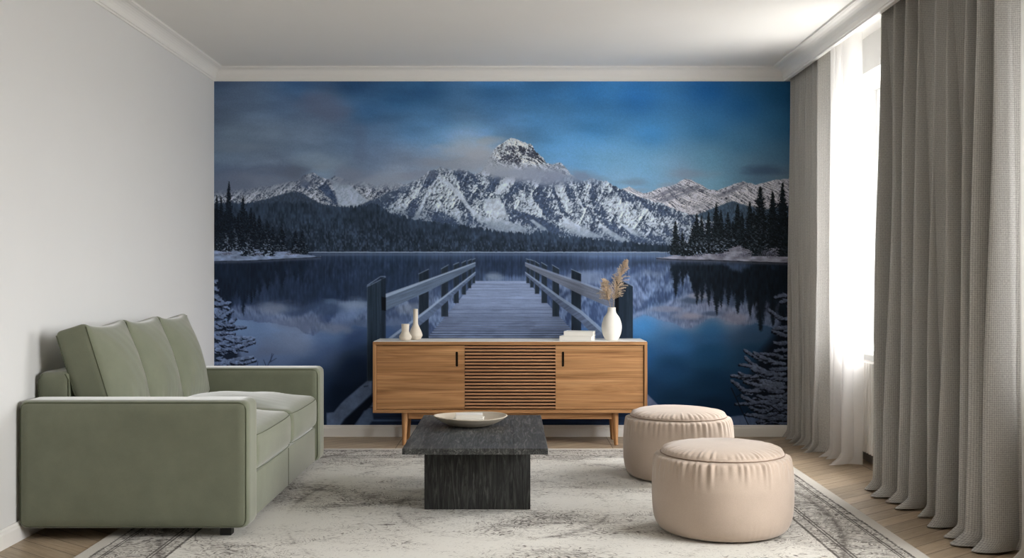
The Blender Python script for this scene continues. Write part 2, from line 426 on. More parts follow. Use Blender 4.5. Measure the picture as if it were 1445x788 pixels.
    img = sky.copy()
    fog = fbm(X / 34 + 4, Y / 13, 5, 21)
    def cloud(cx, cy, rx, ry, col, a, p=1.0):
        nonlocal img
        r = np.sqrt(((X - cx) / rx) ** 2 + ((Y - cy) / ry) ** 2) + (fog - 0.5) * 1.1
        img = mix(img, C(*col), a * ss(1.25, 0.25, r))
    cloud(975, 246, 44, 8, (118,128,150), .5); cloud(1082, 240, 36, 8, (64,82,108), .75); cloud(895, 258, 28, 7, (104,122,148), .6)
    cloud(372, 243, 88, 12, (82,92,116), .6); cloud(448, 228, 40, 15, (124,138,158), .45); cloud(330, 208, 45, 10, (112,122,140), .4)
    cloud(455, 152, 44, 22, (92,98,124), .5); cloud(508, 205, 12, 38, (86,96,122), .3)

    # ---- snow and rock relief ------------------------------------------------
    def relief(s, fx=26., fy=20., skew=0.0, band=0.0, peaks=None):
        wx = X + 9 * (fbm(X / 30, Y / 30, 3, s + 50) - .5); wy = Y + 9 * (fbm(X / 30, Y / 30, 3, s + 60) - .5)
        if peaks:
            best = np.full((H, W), 1e9); bx = np.zeros((H, W)); by = np.zeros((H, W)); bi = np.zeros((H, W))
            for n_, (px, py) in enumerate(peaks):
                d = np.hypot(wx - px, (wy - py) * .55 + 6)
                k_ = d < best; best = np.where(k_, d, best); bx = np.where(k_, px, bx); by = np.where(k_, py, by); bi = np.where(k_, n_, bi)
            dx = wx - bx; dy = wy - by + 14
            an = np.arctan2(dx, np.maximum(dy, 2.0)); rr = np.hypot(dx, dy)
            h = .26 * ridged(an * 3.0 + bi * 7.3 + .012 * rr, rr / 58 + bi, 5, s, .58) + .74 * ridged((wx + .5 * wy) / 21, (wy - .45 * wx) / 17, 5, s + 3, .6)
            h = h * .95 - best / 120
        else:
            h = ridged((wx + skew * wy) / fx, (wy - .35 * wx) / fy, 6, s, .60)
        h = h + band * 0.18 * np.sin((wy - 0.35 * wx) / 1.7 + 3 * fbm(X / 20, Y / 20, 2, s + 5))
        gx = np.gradient(h, axis=1) * MSC * fx; gy = np.gradient(h, axis=0) * MSC * fy
        return h, gx, gy
    def massif(mask, s, rock, shade, snow, fx=26., fy=20., skew=0.0, band=0.0, cover=0.0, peaks=None, cov=None, crisp=.21):
        nonlocal img
        h, gx, gy = relief(s, fx, fy, skew, band, peaks)
        lit = np.clip(0.5 + 0.22 * gx + 0.10 * gy, 0, 1)
        fine = fbm(X / 2.0 + Y / 5, Y / 1.9, 4, s + 9, .65); mid = fbm(X / 8 - Y / 14, Y / 6, 4, s + 29)
        strata = ridged(X / 30, (Y - .28 * X) / 3.2, 3, s + 33)
        n = .5 + cover + (lit - .5) * .62 + (fine - .5) * 1.25 + (mid - .5) * .6 + (strata - .45) * .25
        if cov is not None: n = n + cov
        sm = ss(.5 - crisp, .5 + crisp, n)
        col = C(*snow) * (0.66 + 0.34 * np.clip(n, 0, 1)[..., None]) * (.82 + .28 * lit[..., None])
        col = col * (1 - .16 * C(60, 30, 0) * (1 - lit[..., None]))
        rk = C(*rock) * (0.45 + 0.95 * fine[..., None] + .25 * lit[..., None])
        c = rk * (1 - sm[..., None]) + col * sm[..., None]
        img = mix(img, c, mask); return sm
    jag = (fbm(X / 5, Y * 0 + 3, 4, 77) - .5) * 6
    def below(pts, j=1.0, soft=1.0): return ss(-soft, soft, Y - (pline(pts) + jag * j))
    # far left peaks
    farL = [(300,269),(330,268),(360,264),(390,261),(402,258),(420,256),(426,250),(434,246),(441,243),(446,246),(452,250),(466,253),(472,248),(480,250),(492,254),(500,259),(508,256),(516,255),(530,262),(545,258),(556,257),(575,262),(600,262)]
    mL = below(farL, .5) * (X < 620)
    massif(mL, 11, (62,72,94), (70,86,120), (172,176,192), 22, 15, .9, 0, .12)
    mm = poly([(424,262),(430,252),(441,246),(452,252),(462,262),(470,270),(477,283),(476,290),(460,284),(447,276),(436,268)], 4)
    h, gx, gy = relief(31, 16, 9, -1.0); img = mix(img, C(46,62,92) * (.7 + .5 * h[..., None]), mm * ss(.3, .55, h) * .8)
    mm = poly([(481,256),(487,256),(500,266),(512,278),(520,284),(505,290),(490,292),(478,290),(474,276),(468,258),(462,252)], 3)
    img = mix(img, C(158,170,194) * (.86 + .2 * fbm(X / 9, Y / 9, 3, 5)[..., None]), mm * .8)
    # right far peaks
    farR = [(860,270),(878,267),(888,264),(897,268),(908,273),(915,272),(925,267),(938,264),(950,262),(958,257),(966,253),(975,254),(985,259),(993,263),(999,268),(1012,269),(1025,264),(1036,260),(1048,256),(1056,258),(1066,261),(1078,258),(1090,255),(1106,253),(1160,250)]
    mR = below(farR, .4) * (X > 850)
    massif(mR, 43, (78,80,98), (120,124,150), (192,188,200), 30, 9, -1.2, .5, .26)
    for (pp, a) in (([(915,277),(940,268),(962,262),(985,262),(997,268),(975,272),(955,279),(938,287),(925,284)], .75), ([(1008,277),(1030,267),(1048,258),(1056,259),(1040,269),(1018,279)], .7), ([(975,292),(990,286),(1004,292),(994,301),(980,300)], .4)):
        h2 = ridged(X / 11 + Y / 7, (Y + .35 * X) / 3.4, 4, 91)
        img = mix(img, C(88,90,106) * (.7 + .6 * h2[..., None]), poly(pp, 4) * ss(.22, .5, h2) * a)
    m = below([(960,305),(985,303),(1000,297),(1015,291),(1032,284),(1040,286),(1060,292),(1075,296),(1160,285)], .5, 1.4) * (X > 955)
    img = mix(img, C(62,78,98) * (.8 + .4 * vn(X / 1.5, Y / 3, 4)[..., None]), m)
    # main massif
    main = [(498,294),(530,281),(555,269),(575,260),(593,251),(606,242),(613,238),(622,237),(634,240),(648,237),(660,241),(668,247),(676,245),(684,236),(688,226),(697,213),(704,204),(713,199),(720,196),(731,197),(737,201),(746,202),(752,207),(757,215),(766,222),(772,231),(779,233),(786,230),(793,231),(800,238),(806,246),(818,255),(828,254),(837,251),(843,255),(850,257),(856,256),(864,261),(874,267),(888,272),(902,278),(918,283),(932,287),(950,295),(966,301),(985,307),(1005,314)]
    mM = below(main, .8, .8) * (X > 497) * (X < 1010)
    cov = np.zeros((H, W)); blr = lambda pp, w=5: poly(pp, w)
    for pp, v in (([(614,239),(623,242),(614,258),(602,267),(595,264),(592,252)], -.42), ([(637,242),(661,242),(673,252),(678,276),(690,282),(702,284),(687,288),(673,282),(661,270),(667,261),(649,255)], -.36),
                  ([(690,249),(699,245),(706,252),(696,270),(689,264)], -.5), ([(737,242),(749,261),(750,278),(734,270),(720,276),(708,287),(702,276),(720,258)], -.36), ([(766,249),(775,252),(781,267),(796,296),(790,314),(772,308),(761,293),(752,273)], -.32),
                  ([(796,257),(810,267),(813,285),(802,282)], -.3), ([(720,299),(749,302),(766,308),(790,326),(800,334),(775,330),(745,316),(717,311)], -.55), ([(611,296),(632,302),(649,314),(645,320),(608,316)], -.5), ([(661,302),(676,317),(658,317)], -.5),
                  ([(810,290),(831,287),(846,308),(863,331),(846,331),(822,314)], -.16), ([(511,289),(558,267),(590,255),(593,264),(549,290),(540,298)], -.34), ([(575,285),(583,272),(588,290),(585,306),(574,304)], -.3), ([(848,258),(876,268),(930,290),(985,306),(985,322),(940,306),(900,290),(860,274)], -.20),
                  ([(845,308),(870,318),(884,334),(866,336)], -.4), ([(880,320),(900,330),(915,344),(892,342)], -.4), ([(905,322),(930,334),(945,346),(920,344)], -.3), ([(745,246),(800,246),(860,270),(830,282),(790,262)], -.06),
                  ([(600,262),(640,262),(650,290),(600,296)], .10), ([(737,246),(722,256),(704,274),(700,268),(712,252)], .35), ([(752,240),(764,249),(755,268),(748,255)], .25), ([(776,256),(792,262),(802,284),(808,305),(798,300),(786,272)], .3),
                  ([(846,285),(900,290),(950,320),(900,318),(860,304)], .14), ([(700,318),(745,318),(748,329),(700,328)], -.08)):
        cov += v * blr(pp)
    for sp, am in (([(608,238),(597,262),(577,296)], .30), ([(622,238),(634,264),(642,288),(652,306)], .28), ([(660,241),(674,262),(686,284)], .34), ([(699,245),(690,262),(684,272)], .30), ([(737,238),(724,262),(706,288),(702,302)], .36),
                   ([(737,238),(748,264),(757,288),(768,304)], .40), ([(770,245),(780,268),(788,292),(797,310)], .40), ([(768,247),(758,266),(754,280)], .26), ([(806,243),(814,266),(824,292),(834,312)], .32), ([(838,248),(831,276),(843,302),(862,326)], .34),
                   ([(856,255),(882,290),(905,324)], .26), ([(888,270),(918,302),(940,334)], .26), ([(640,242),(650,262),(655,280)], .24), ([(790,250),(800,270),(806,290)], .24), ([(722,300),(745,308),(772,326)], .22), ([(872,266),(900,300),(915,326)], .18)):
        wob_ = 7 * (fbm(Y / 9, X * 0 + sp[0][0], 3, 140) - .5)
        d_ = X - np.interp(Y, [p[1] for p in sp], [p[0] for p in sp]) - wob_
        rg = ss(sp[0][1] - 8, sp[0][1] + 2, Y) * ss(sp[-1][1] + 8, sp[-1][1] - 4, Y)
        cov += am * np.tanh(-d_ / 1.8) * np.exp(-np.abs(d_) / 11) * rg
    massif(mM, 7, (60,72,96), (78,96,136), (186,194,212), 24, 24, -.35, .10, .09, [(608,236),(650,232),(697,246),(737,236),(772,246),(806,242),(838,247),(862,256),(912,276),(735,196)], cov)
    covt = .14 - .38 * poly([(716,206),(735,206),(752,214),(772,232),(762,228),(745,220),(725,215),(712,213)], 3) + .4 * poly([(713,198),(722,195),(738,199),(750,203),(744,207),(726,204),(712,206)], 2) - .4 * poly([(706,216),(722,217),(737,226),(732,236),(708,228)], 4) - .3 * poly([(740,203),(756,210),(760,222),(746,214)], 2)
    massif(mM * poly([(676,242),(700,198),(720,190),(750,196),(782,232),(806,240),(812,252),(760,240),(700,242)], 7), 19, (64,68,84), (96,106,136), (204,208,220), 30, 9, .3, .3, .05, None, covt)
    for pp in ([(617,254),(606,270),(598,290),(590,310),(582,311),(594,288),(604,268),(614,254)], [(628,252),(650,272),(664,292),(680,306),(690,316),(678,314),(663,298),(647,279),(628,258)], [(683,281),(704,279),(712,292),(717,308),(700,307),(684,301)],
               [(700,268),(722,250),(726,251),(704,275),(698,275)], [(645,304),(656,318),(650,318),(645,307)], [(796,307),(806,312),(830,325),(852,335),(838,336),(815,332),(792,318)], [(752,310),(770,322),(774,328),(762,324),(748,311)], [(680,305),(716,312),(742,322),(745,330),(712,328),(690,322)],
               [(846,316),(870,330),(888,342),(878,342),(852,328)], [(870,312),(892,322),(905,336),(890,330)]):
        img = mix(img, C(184,193,212) * (.80 + .34 * fbm(X / 6, Y / 5, 4, 15)[..., None]), poly(pp, 2.2) * .8)
    # tree-covered lower slope of the massif
    slope_line = pline([(498,292),(515,290),(532,287),(545,298),(560,306),(585,312),(620,314),(640,317),(668,320),(695,326),(745,330),(760,326),(775,328),(790,333),(840,337),(865,340),(905,343),(945,346),(1010,347)])
    left_spur = poly([(498,294),(530,281),(556,268),(560,272),(545,284),(530,296),(520,300)], 5)
    img = mix(img, C(66,78,98), left_spur * .8 * ss(.2, .6, fbm(X / 5, Y / 5, 3, 71) + .15))
    img = mix(img, C(54,68,92), ss(-26, 2, Y - slope_line + 16 * (fbm(X / 5, Y / 11, 3, 66) - .5)) * .42 * mM)
    # dark wooded hill left
    hill = [(300,287),(350,288),(362,285),(382,279),(400,274),(412,271.5),(424,272),(434,277),(446,284),(458,289),(480,292),(498,294),(520,292),(560,303),(600,312)]
    m = below(hill, .45, 1.2) * (X < 620) * (1 - ss(498, 560, X) * ss(0, 1, slope_line - Y))
    img = mix(img, C(56,68,88) * (.82 + .3 * vn(X / 1.3, Y / 2.5, 4)[..., None]), m)
    # forest belt
    top = np.minimum(slope_line, pline([(300,288),(430,285),(470,291),(500,294),(530,297),(1010,400)])) + 5 * (vn(X / 1.6, X * 0, 31) - .5)
    mB = ss(-1, 1, Y - top)
    dpt = np.clip((Y - top) / np.maximum(357 - top, 1), 0, 1)
    cell = 2.0 + 2.2 * dpt
    tr = vn(X / 1.7, Y / 5.0, 5) * .5 + vn(X / 3.1, Y / 8.0, 6) * .5
    spk = ss(.5, .85, vn(X / 1.6, Y / 2.8, 14)) * ss(.0, .8, dpt)
    big = fbm(X / 34, Y / 14, 3, 24)
    c = C(38,48,64) * (.60 + .72 * tr[..., None]) * (.78 + .44 * big[..., None]) + C(84,94,116) * (spk * .26)[..., None]
    c = c * (1.05 - .18 * dpt[..., None]) + C(20,26,34) * (1 - dpt[..., None]) * .35
    img = mix(img, c, mB)
    mBR = ss(-1, 1, Y - (346 + 5 * (vn(X / 1.9, X * 0, 33) - .5))) * ss(896, 902, X)
    img = mix(img, C(34,44,58) * (.7 + .6 * tr[..., None]), mBR)
    # fog banks wrapping the peaks
    cloud(612, 232, 44, 9, (126,133,152), .9); cloud(655, 229, 52, 14, (132,139,158), .95); cloud(676, 222, 26, 16, (146,151,168), .9); cloud(655, 213, 46, 14, (158,163,178), .6)
    cloud(706, 239, 44, 14, (142,148,166), .95); cloud(745, 244, 38, 14, (136,143,165), .95); cloud(785, 247, 40, 16, (126,134,158), .95); cloud(824, 250, 38, 11, (112,126,154), .9); cloud(690, 200, 18, 5, (156,160,172), .5)
    cloud(700, 196, 22, 5, (146,152,166), .5); cloud(414, 247, 32, 14, (88,96,116), .95); cloud(372, 256, 66, 17, (106,114,136), .85); cloud(318, 262, 46, 15, (96,105,128), .85)
    cloud(500, 249, 38, 14, (112,120,142), .9); cloud(548, 256, 40, 14, (130,138,158), .9); cloud(590, 248, 22, 9, (120,122,140), .45); cloud(455, 238, 16, 8, (120,132,150), .5)
    cloud(945, 262, 22, 6, (128,134,154), .5); cloud(905, 268, 16, 4, (118,136,162), .5)
    far = img.copy()

    # ---- lake ------------------------------------------------------------------
    lake = field([(305,375,(70,84,112)),(305,395,(22,30,46)),(350,430,(44,54,76)),(340,450,(84,96,122)),(390,440,(100,112,140)),(340,500,(78,90,118)),(440,372,(48,58,78)),(440,400,(36,46,66)),(400,415,(44,54,76)),
        (480,420,(40,52,76)),(470,470,(70,84,112)),(500,440,(84,100,130)),(420,480,(98,106,130)),(400,510,(72,82,108)),(460,500,(60,72,100)),(500,480,(44,58,88)),(500,520,(24,36,58)),(440,540,(30,44,68)),(480,560,(18,30,50)),(420,530,(48,60,86)),(510,560,(16,26,44)),(500,590,(16,28,50)),
        (560,370,(50,64,86)),(560,400,(50,64,88)),(570,440,(96,106,128)),(560,470,(56,72,104)),(610,420,(104,112,132)),(620,440,(74,86,112)),(640,400,(50,62,84)),(700,365,(48,60,84)),(700,380,(46,58,80)),(690,392,(92,104,130)),(650,440,(60,72,100)),
        (780,370,(52,64,88)),(800,400,(84,96,124)),(840,390,(96,108,138)),(800,440,(66,80,112)),(840,450,(62,80,116)),(860,470,(56,98,146)),(900,400,(78,92,122)),(920,385,(92,104,132)),(930,420,(84,100,132)),(900,430,(112,118,144)),(920,440,(86,120,160)),
        (910,460,(62,112,160)),(900,500,(34,80,124)),(905,550,(18,46,76)),(950,450,(98,118,150)),(975,452,(112,116,138)),(960,480,(48,98,146)),(1000,420,(122,120,140)),(1030,435,(126,126,146)),(1040,450,(100,112,138)),
        (1000,470,(46,92,134)),(1000,500,(32,72,110)),(1000,540,(20,50,80)),(1000,580,(12,34,58)),(950,520,(26,62,98)),(950,570,(14,40,66)),(1060,470,(56,80,110)),(1060,500,(34,62,92)),(1070,560,(14,34,56)),(1090,420,(14,20,30)),(1100,400,(12,18,26)),(1130,500,(20,34,50)),(1130,590,(10,26,44))], 1.2, 3.6, 160.0)
    lake = lake * np.array((1.0, 1.06, 1.10)) * (1 + .22 * ss(560, 420, X) * ss(415, 440, Y) * ss(560, 500, Y) - .16 * ss(880, 940, X) * ss(440, 480, Y))[..., None]
    ax = 359.0
    flip_rows = np.clip(((2 * ax - ys) - MV0) * MSC, 0, H - 1).astype(int)
    rip = ((vn(X / 22, Y / 1.1, 41) - .5) * 2.4)
    fl = far[flip_rows]
    colshift = np.clip((np.arange(W)[None, :] + (rip * MSC)).astype(int), 0, W - 1)
    fl = fl[np.arange(H)[:, None], colshift]
    fl = blur_h(blur_v(fl, 2.2), .5)
    mt = np.maximum(np.maximum(mM, mL), np.maximum(mR, mB))[flip_rows]
    refl = fl * C(166,178,208) * 1.06
    wm = mt * (0.86) * ss(357, 372, Y)
    img2 = lake * (1 + .10 * (fbm(X / 60, Y / 16, 4, 46) - .5)[..., None])
    img2 = img2 * (1 - wm[..., None]) + (.25 * img2 + .75 * refl) * wm[..., None]
    streak = vn(X / 1.6, Y / 26, 48) - .5
    img2 = img2 * (1 + .22 * streak * ss(470, 380, Y))[..., None]
    cl = fbm(X / 38 + 2, Y / 17, 5, 52)
    def lcloud(cx, cy, rx, ry, col, a):
        nonlocal img2
        r = np.sqrt(((X - cx) / rx) ** 2 + ((Y - cy) / ry) ** 2) + (cl - .5) * 1.3
        img2 = mix(img2, C(*col), a * ss(1.0, .2, r))
    lcloud(500, 430, 42, 14, (120,134,162), .75); lcloud(462, 436, 34, 12, (52,68,98), .75); lcloud(385, 436, 42, 12, (118,126,150), .7); lcloud(468, 424, 22, 5, (90,108,138), .6); lcloud(470, 465, 40, 12, (108,116,140), .7)
    lcloud(420, 455, 44, 14, (102,110,136), .5); lcloud(505, 455, 22, 8, (72,86,114), .5); lcloud(400, 488, 66, 20, (98,110,140), .6); lcloud(350, 500, 50, 22, (84,94,122), .5)
    lcloud(560, 460, 16, 16, (84,98,130), .5); lcloud(585, 432, 30, 12, (112,118,134), .5); lcloud(695, 390, 16, 7, (116,128,152), .8)
    lcloud(830, 395, 34, 13, (114,126,156), .65); lcloud(915, 385, 26, 14, (112,124,152), .6); lcloud(945, 436, 30, 6, (132,130,148), .55); lcloud(980, 447, 34, 9, (138,134,150), .75); lcloud(972, 424, 30, 7, (58,72,94), .75)
    lcloud(1000, 443, 22, 5, (58,72,98), .7); lcloud(985, 418, 20, 5, (138,138,156), .6); lcloud(1040, 450, 30, 12, (132,128,146), .6); lcloud(850, 440, 26, 12, (70,84,118), .5)
    lk = ss(356.6, 357.8, Y)
    img = mix(img, img2, lk)
    # pale ice line on the far shore and the dull band under it
    img = mix(img, C(142,156,182), ss(1.1, .3, np.abs(Y - 356.3 + .5 * (vn(X / 4, X * 0, 9) - .5))) * .85 * ((X > 428) & (X < 945)))
    img = mix(img, C(78,90,116), ss(2.6, 0, np.abs(Y - 359.6)) * .65 * (X > 440))

    # ---- shores and spruces ----------------------------------------------------
    tre = np.zeros((H, W, 3)); tal = np.zeros((H, W))
    def spruce(cx, ty, by, hw, snow=.3, dark=(22,30,40), sd=0):
        hgt = by - ty
        i0 = max(0, int((cx - hw * 1.4 - MU0) * MSC)); i1 = min(W, int((cx + hw * 1.4 - MU0) * MSC) + 2)
        j0 = max(0, int((ty - 2 - MV0) * MSC)); j1 = min(H, int((by + 2 - MV0) * MSC) + 1)
        if i1 <= i0: return
        x = X[j0:j1, i0:i1] - cx; y = Y[j0:j1, i0:i1]; t = np.clip((y - ty) / hgt, 0, 1)
        x = x + .7 * (vn(y / 9, y * 0 + sd, 3) - .5)
        per = 2.6 + 3.6 * t
        sd_ = np.where(x < 0, 1.0, 2.0)
        ph = (y - .50 * np.abs(x)) / per + sd_ * .37 + 1.8 * vn(y / 6, sd_ + sd * 3.1, 5)
        fr = ph - np.floor(ph)
        rowr = vn(np.floor(ph), sd_ * 2 + sd * 1.7, 11)
        w = hw * (.08 + 1.12 * t ** .9) * (.34 + .46 * fr + .58 * rowr) * np.where(t > .93, 1 - (t - .93) * 4, 1) * (.7 + .6 * vn(x / 1.1, y / .9, sd + 6))
        m = np.clip((w - np.abs(x)) * 1.1 + .3, 0, 1) * (y > ty) * (y < by + .6)
        sn = ss(.50, .86, .55 * vn(x / 2.1 + sd, y / 1.7, 17) + .45 * (1 - fr)) * np.minimum(1, snow * (.35 + .9 * t) * 1.15)
        c = C(*dark) * (.55 + .7 * vn(x / 1.6, y / 1.4, 23 + sd)[..., None]) * (1 - sn[..., None]) + C(150,164,192) * sn[..., None]
        m_ = m[..., None]; tre[j0:j1, i0:i1] = tre[j0:j1, i0:i1] * (1 - m_) + c * m_
        tal[j0:j1, i0:i1] = tal[j0:j1, i0:i1] * (1 - m) + m
    k = 0
    dkl = (20,27,38)
    for (cx, ty, by, hw, sn) in ((301,292,352,9,.1),(306,275,353,8,.1),(312,277,352,8,.15),(318,298,354,8,.2),(336,300,352,8,.25),(323,256,352,10,.12),(331,305,352,8,.3),(343,276,353,9,.2),(348,298,352,8,.3),(359,300,350,7,.25),(354,293,351,8,.25),(366,304,352,9,.25),
                                 (377,311,354,8,.3),(385,320,354,7,.35),(398,316,355,9,.35),(391,334,355,6,.4),(417,324,358,8,.35),(427,325,359,8,.35),(319,326,355,10,.75),(334,330,354,9,.7),(351,334,361,11,.9),(379,332,361,10,.9),(372,338,356,8,.8),(308,334,352,8,.4)):
        spruce(cx, ty, by, hw, sn, dkl, k); k += 1
    dkr = (22,28,34)
    for (cx, ty, by, hw, sn) in ((1160,250,352,16,.1),(1140,262,350,15,.1),(1120,258,350,14,.1),(1104,258,350,14,.1),(1090,270,350,13,.12),(1058,284,345,10,.2),(1064,298,345,10,.25),(1047,300,345,8,.25),(1041,288,346,11,.18),(1027,299,350,9,.2),(1034,312,348,8,.4),
                                 (1017,296,355,8,.2),(1011,286,356,10,.2),(1000,299,356,9,.2),(990,304,356,8,.25),(983,301,358,9,.22),(978,318,358,9,.45),(987,326,360,9,.7),(995,330,358,9,.7),(1006,322,358,10,.5),(1021,324,355,10,.6),(1012,334,358,9,.8),(953,312,360,9,.2),(963,326,360,6,.4),
                                 (967,340,361,7,.9),(974,336,361,8,.6),(1073,263,361,19,.28),(1108,300,362,14,.2),(1056,318,352,10,.35)):
        spruce(cx, ty, by, hw, sn, dkr, k); k += 1
    # their reflections
    for lo, hi, a, keep, colr in ((300, 700, 361.0, .90, (16,24,38)), (700, 1160, 365.5, .95, (12,18,26))):
        rows = np.clip(((2 * a - ys) - MV0) * MSC, 0, H - 1).astype(int)
        al = blur_h(blur_v(tal[rows] * (2 * a - ys < 364)[:, None], 1.8), .4)
        al = al[np.arange(H)[:, None], np.clip((np.arange(W)[None, :] + (rip * .7)).astype(int), 0, W - 1)]
        cc = C(*colr) * (.8 + .5 * vn(X / 2.5, Y / 9, 57)[..., None]) + blur_v(tre[rows], 3) * .16
        fade = ss(a - 1, a + 12, Y)
        img = mix(img, cc, al * keep * fade * ((X >= lo) & (X < hi)))
    # snow banks
    sb = fbm(X / 9, Y / 3.5, 4, 64)
    def bank(topl, botl, xa, xb, col, line):
        nonlocal img
        t_ = pline(topl) + 3.5 * (fbm(X / 7, X * 0, 3, 68) - .5); b_ = pline(botl)
        m = ss(-1, 1, Y - t_) * ss(.6, -.6, Y - b_) * (X > xa) * (X < xb)
        img = mix(img, C(*col) * (.62 + .62 * sb[..., None]), m)
        img = mix(img, C(*line), ss(1.0, .2, np.abs(Y - b_ - .4)) * .8 * (X > xa) * (X < xb))
        img = mix(img, C(*col) * .62, ss(5.5, 0.5, Y - b_) * (Y > b_ + .8) * .55 * (X > xa) * (X < xb))
    bank([(301,346),(340,350),(380,352),(410,354),(425,358),(440,361),(452,362)], [(301,369),(350,368),(400,365.5),(430,364),(454,362.6)], 300, 453, (128,142,176), (24,30,42))
    bank([(926,363.5),(945,361.5),(985,359),(1005,352),(1022,345),(1036,343),(1050,349),(1070,352),(1107,347),(1160,345)], [(926,364.6),(960,366.5),(1000,367),(1050,369),(1107,371),(1160,373)], 926, 1160, (138,138,158), (20,22,32))
    img = img * (1 - tal[..., None]) + tre * tal[..., None]
    for (bx, by_, rx, ry) in ((1018,360,12,3.5),(1050,360,13,4),(1085,358,16,6),(985,361,9,2.5),(320,358,12,2.5),(365,359,9,2.5),(410,359,8,2)):
        r = np.sqrt(((X - bx) / rx) ** 2 + ((Y - by_) / ry) ** 2) + .9 * (vn(X / 1.3, Y / 1.3, 83) - .5)
        img = mix(img, C(88,88,106) * (.5 + vn(X / .9, Y / 1.2, 84)[..., None]), ss(1, .4, r) * .7)

    # ---- jetty -----------------------------------------------------------------
    def q(pts, col, a=1.0, tex=None, soft=.9):
        nonlocal img
        c = C(*col) if tex is None else C(*col) * tex[..., None]
        img = mix(img, c, poly(pts, soft) * a)
    VX, VY = 708.0, 354.0
    nb = 4200.0 / np.maximum(Y - VY, 8); bi = np.floor(nb); bf = nb - bi
    gw = np.clip((Y - VY) ** 2 / 4200.0, .001, 9)          # board width in print units
    gap = ss(.95, .15, np.minimum(bf, 1 - bf) * np.maximum(gw, 1.4)) * ss(0.8, 3.4, gw)
    tone = .90 + .16 * hsh(bi, bi * 0, 3) + .22 * (fbm(X / 14, nb * 3, 3, 88) - .5)
    frost = ss(.40, .72, fbm(X / 26 + Y / 40, Y / 9, 4, 92))
    dist = ss(400, 480, Y)
    deck = (C(118,130,162) * (1 - dist[..., None]) + C(106,118,150) * dist[..., None]) * tone[..., None]
    deck = deck * (1 - .12 * frost[..., None] * dist[..., None]) * (1 - .52 * gap[..., None])
    img = mix(img, deck, poly([(670.5,397),(744,397),(930,601),(498,601)], 1.0))
    low = ss(556, 584, Y)
    img = mix(img, C(24,38,64) * (.7 + .8 * fbm(X / 30, Y / 2.2, 3, 95)[..., None]), poly([(524,575),(902,575),(925,601),(500,601)], 1) * low * .85)
    q([(525,592.5),(600,593),(600,595),(525,595)], (92,112,156), .7)
    img = mix(img, C(130,140,168), ss(.9, .2, np.abs(Y - 397.2)) * .5 * ((X > 671) & (X < 744)))
    grain = .78 + .44 * fbm(X / 1.6, Y / 26, 4, 101)
    grain2 = .80 + .40 * fbm(X / 24, (Y + .37 * X) / 1.5, 4, 103); grain3 = .80 + .40 * fbm(X / 24, (Y - .5 * X) / 1.5, 4, 104)
    def post(xa, xb, yl, yr, yb, col, side=None):
        q([(xa, yl), (xb, yr), (xb, yb), (xa, yb)], col, 1, grain)
        w = xb - xa
        q([(xa - .3, yl - .6), (xb + .3, yr - .6), (xb + .3, yr + .5), (xa - .3, yl + .5)], (124,136,160), .75, None, 1.0)
        q([(xa, yl), (xa + .7, yl), (xa + .7, yb), (xa, yb)], (96,110,134), .35)
    # left rail, far to near
    for p_ in ((666.5,670.5,367,365,400),(660,665,368.5,366,407),(651.5,657.5,371.5,368,416),(640,647.5,374,370.5,428),(622.5,632.5,380,374,447),(590.8,605,387,380,486)):
        post(*p_, (34,42,54) if p_[0] > 600 else (30,38,50))
    q([(544,424),(605,403),(605,411),(544,438)], (90,104,132), 1, grain2)
    q([(538.5,418.5),(605,395.2),(640,382.6),(671,371),(671,376.2),(640,393),(605,410.8),(544,438.5)], (84,97,120), 1, grain2)
    q([(538.5,417),(605,393.8),(671,370),(671,371.6),(605,396.4),(545,420)], (146,160,186), .85)
    q([(538,419),(544.5,420.5),(544.5,439),(538,438)], (12,14,20), .95)
    q([(548,478),(605,435.5),(671,384),(671,388.2),(605,449.6),(560,486),(540,500),(530,500)], (80,93,120), 1, grain3)
    q([(542,482),(605,434.5),(671,383.4),(671,385.2),(605,438.5),(548,482)], (142,156,184), .8)
    post(518, 544, 405, 391.5, 540, (38,50,66))
    q([(518,404),(537,391),(544,391),(544,389.8),(537,390),(518,402.5)], (130,142,166), .8)
    q([(538,393),(544.5,392),(544.5,540),(538,540)], (26,34,48), .7, grain); q([(538.4,419),(544.5,420.5),(544.5,439),(538.4,438)], (10,12,18), .95)
    for gx in (523.5, 530.5): q([(gx, 400), (gx + .8, 400), (gx + .8, 536), (gx, 536)], (14,20,30), .5)
    # right rail
    for p_ in ((742.6,747,365.5,367,400),(748,753,366.5,368.5,406),(754.6,761,368.5,373,415),(764,772,370.5,375.5,428),(779.3,789,374,380,447),(806,820,380,386.5,482)):
        post(*p_, (34,42,54) if p_[0] < 800 else (28,36,48))
    q([(741,371),(789,389),(820,399.5),(850,410),(872,418),(872,439),(850,429.5),(820,416.5),(789,401),(741,376)], (92,97,114), 1, grain2[:, ::-1])
    q([(741,370),(789,387.2),(820,397.6),(872,416),(872,418.8),(820,400.4),(789,389.6),(741,371.8)], (128,140,168), .7)
    q([(741,384),(789,418.5),(820,439.5),(850,467),(870,484),(870,500),(850,487),(820,455),(789,431),(741,388)], (76,86,110), 1, grain3[:, ::-1])
    q([(741,383.4),(789,417.5),(820,438),(852,466),(868,481),(858,478),(820,443.5),(789,422),(741,385.4)], (128,142,170), .75)
    post(868, 893, 391, 404.5, 500, (30,40,54)); q([(867.5,418),(873,419),(873,440),(867.5,439)], (8,9,14), .95)
    q([(868,392),(872,392),(872,500),(868,500)], (14,18,26), .6)
    q([(885,400),(893,404.5),(893,500),(885,500)], (38,50,64), .6, grain)
    # snow-topped beams at the foot of the print
    sn1 = .82 + .3 * fbm(X / 7, Y / 7, 3, 111)
    q([(525,538),(518,538),(508,546),(487,564),(481,570),(471,582),(461,583),(461,601),(482,601),(505,578),(525,560)], (94,112,150), 1, sn1, 2)
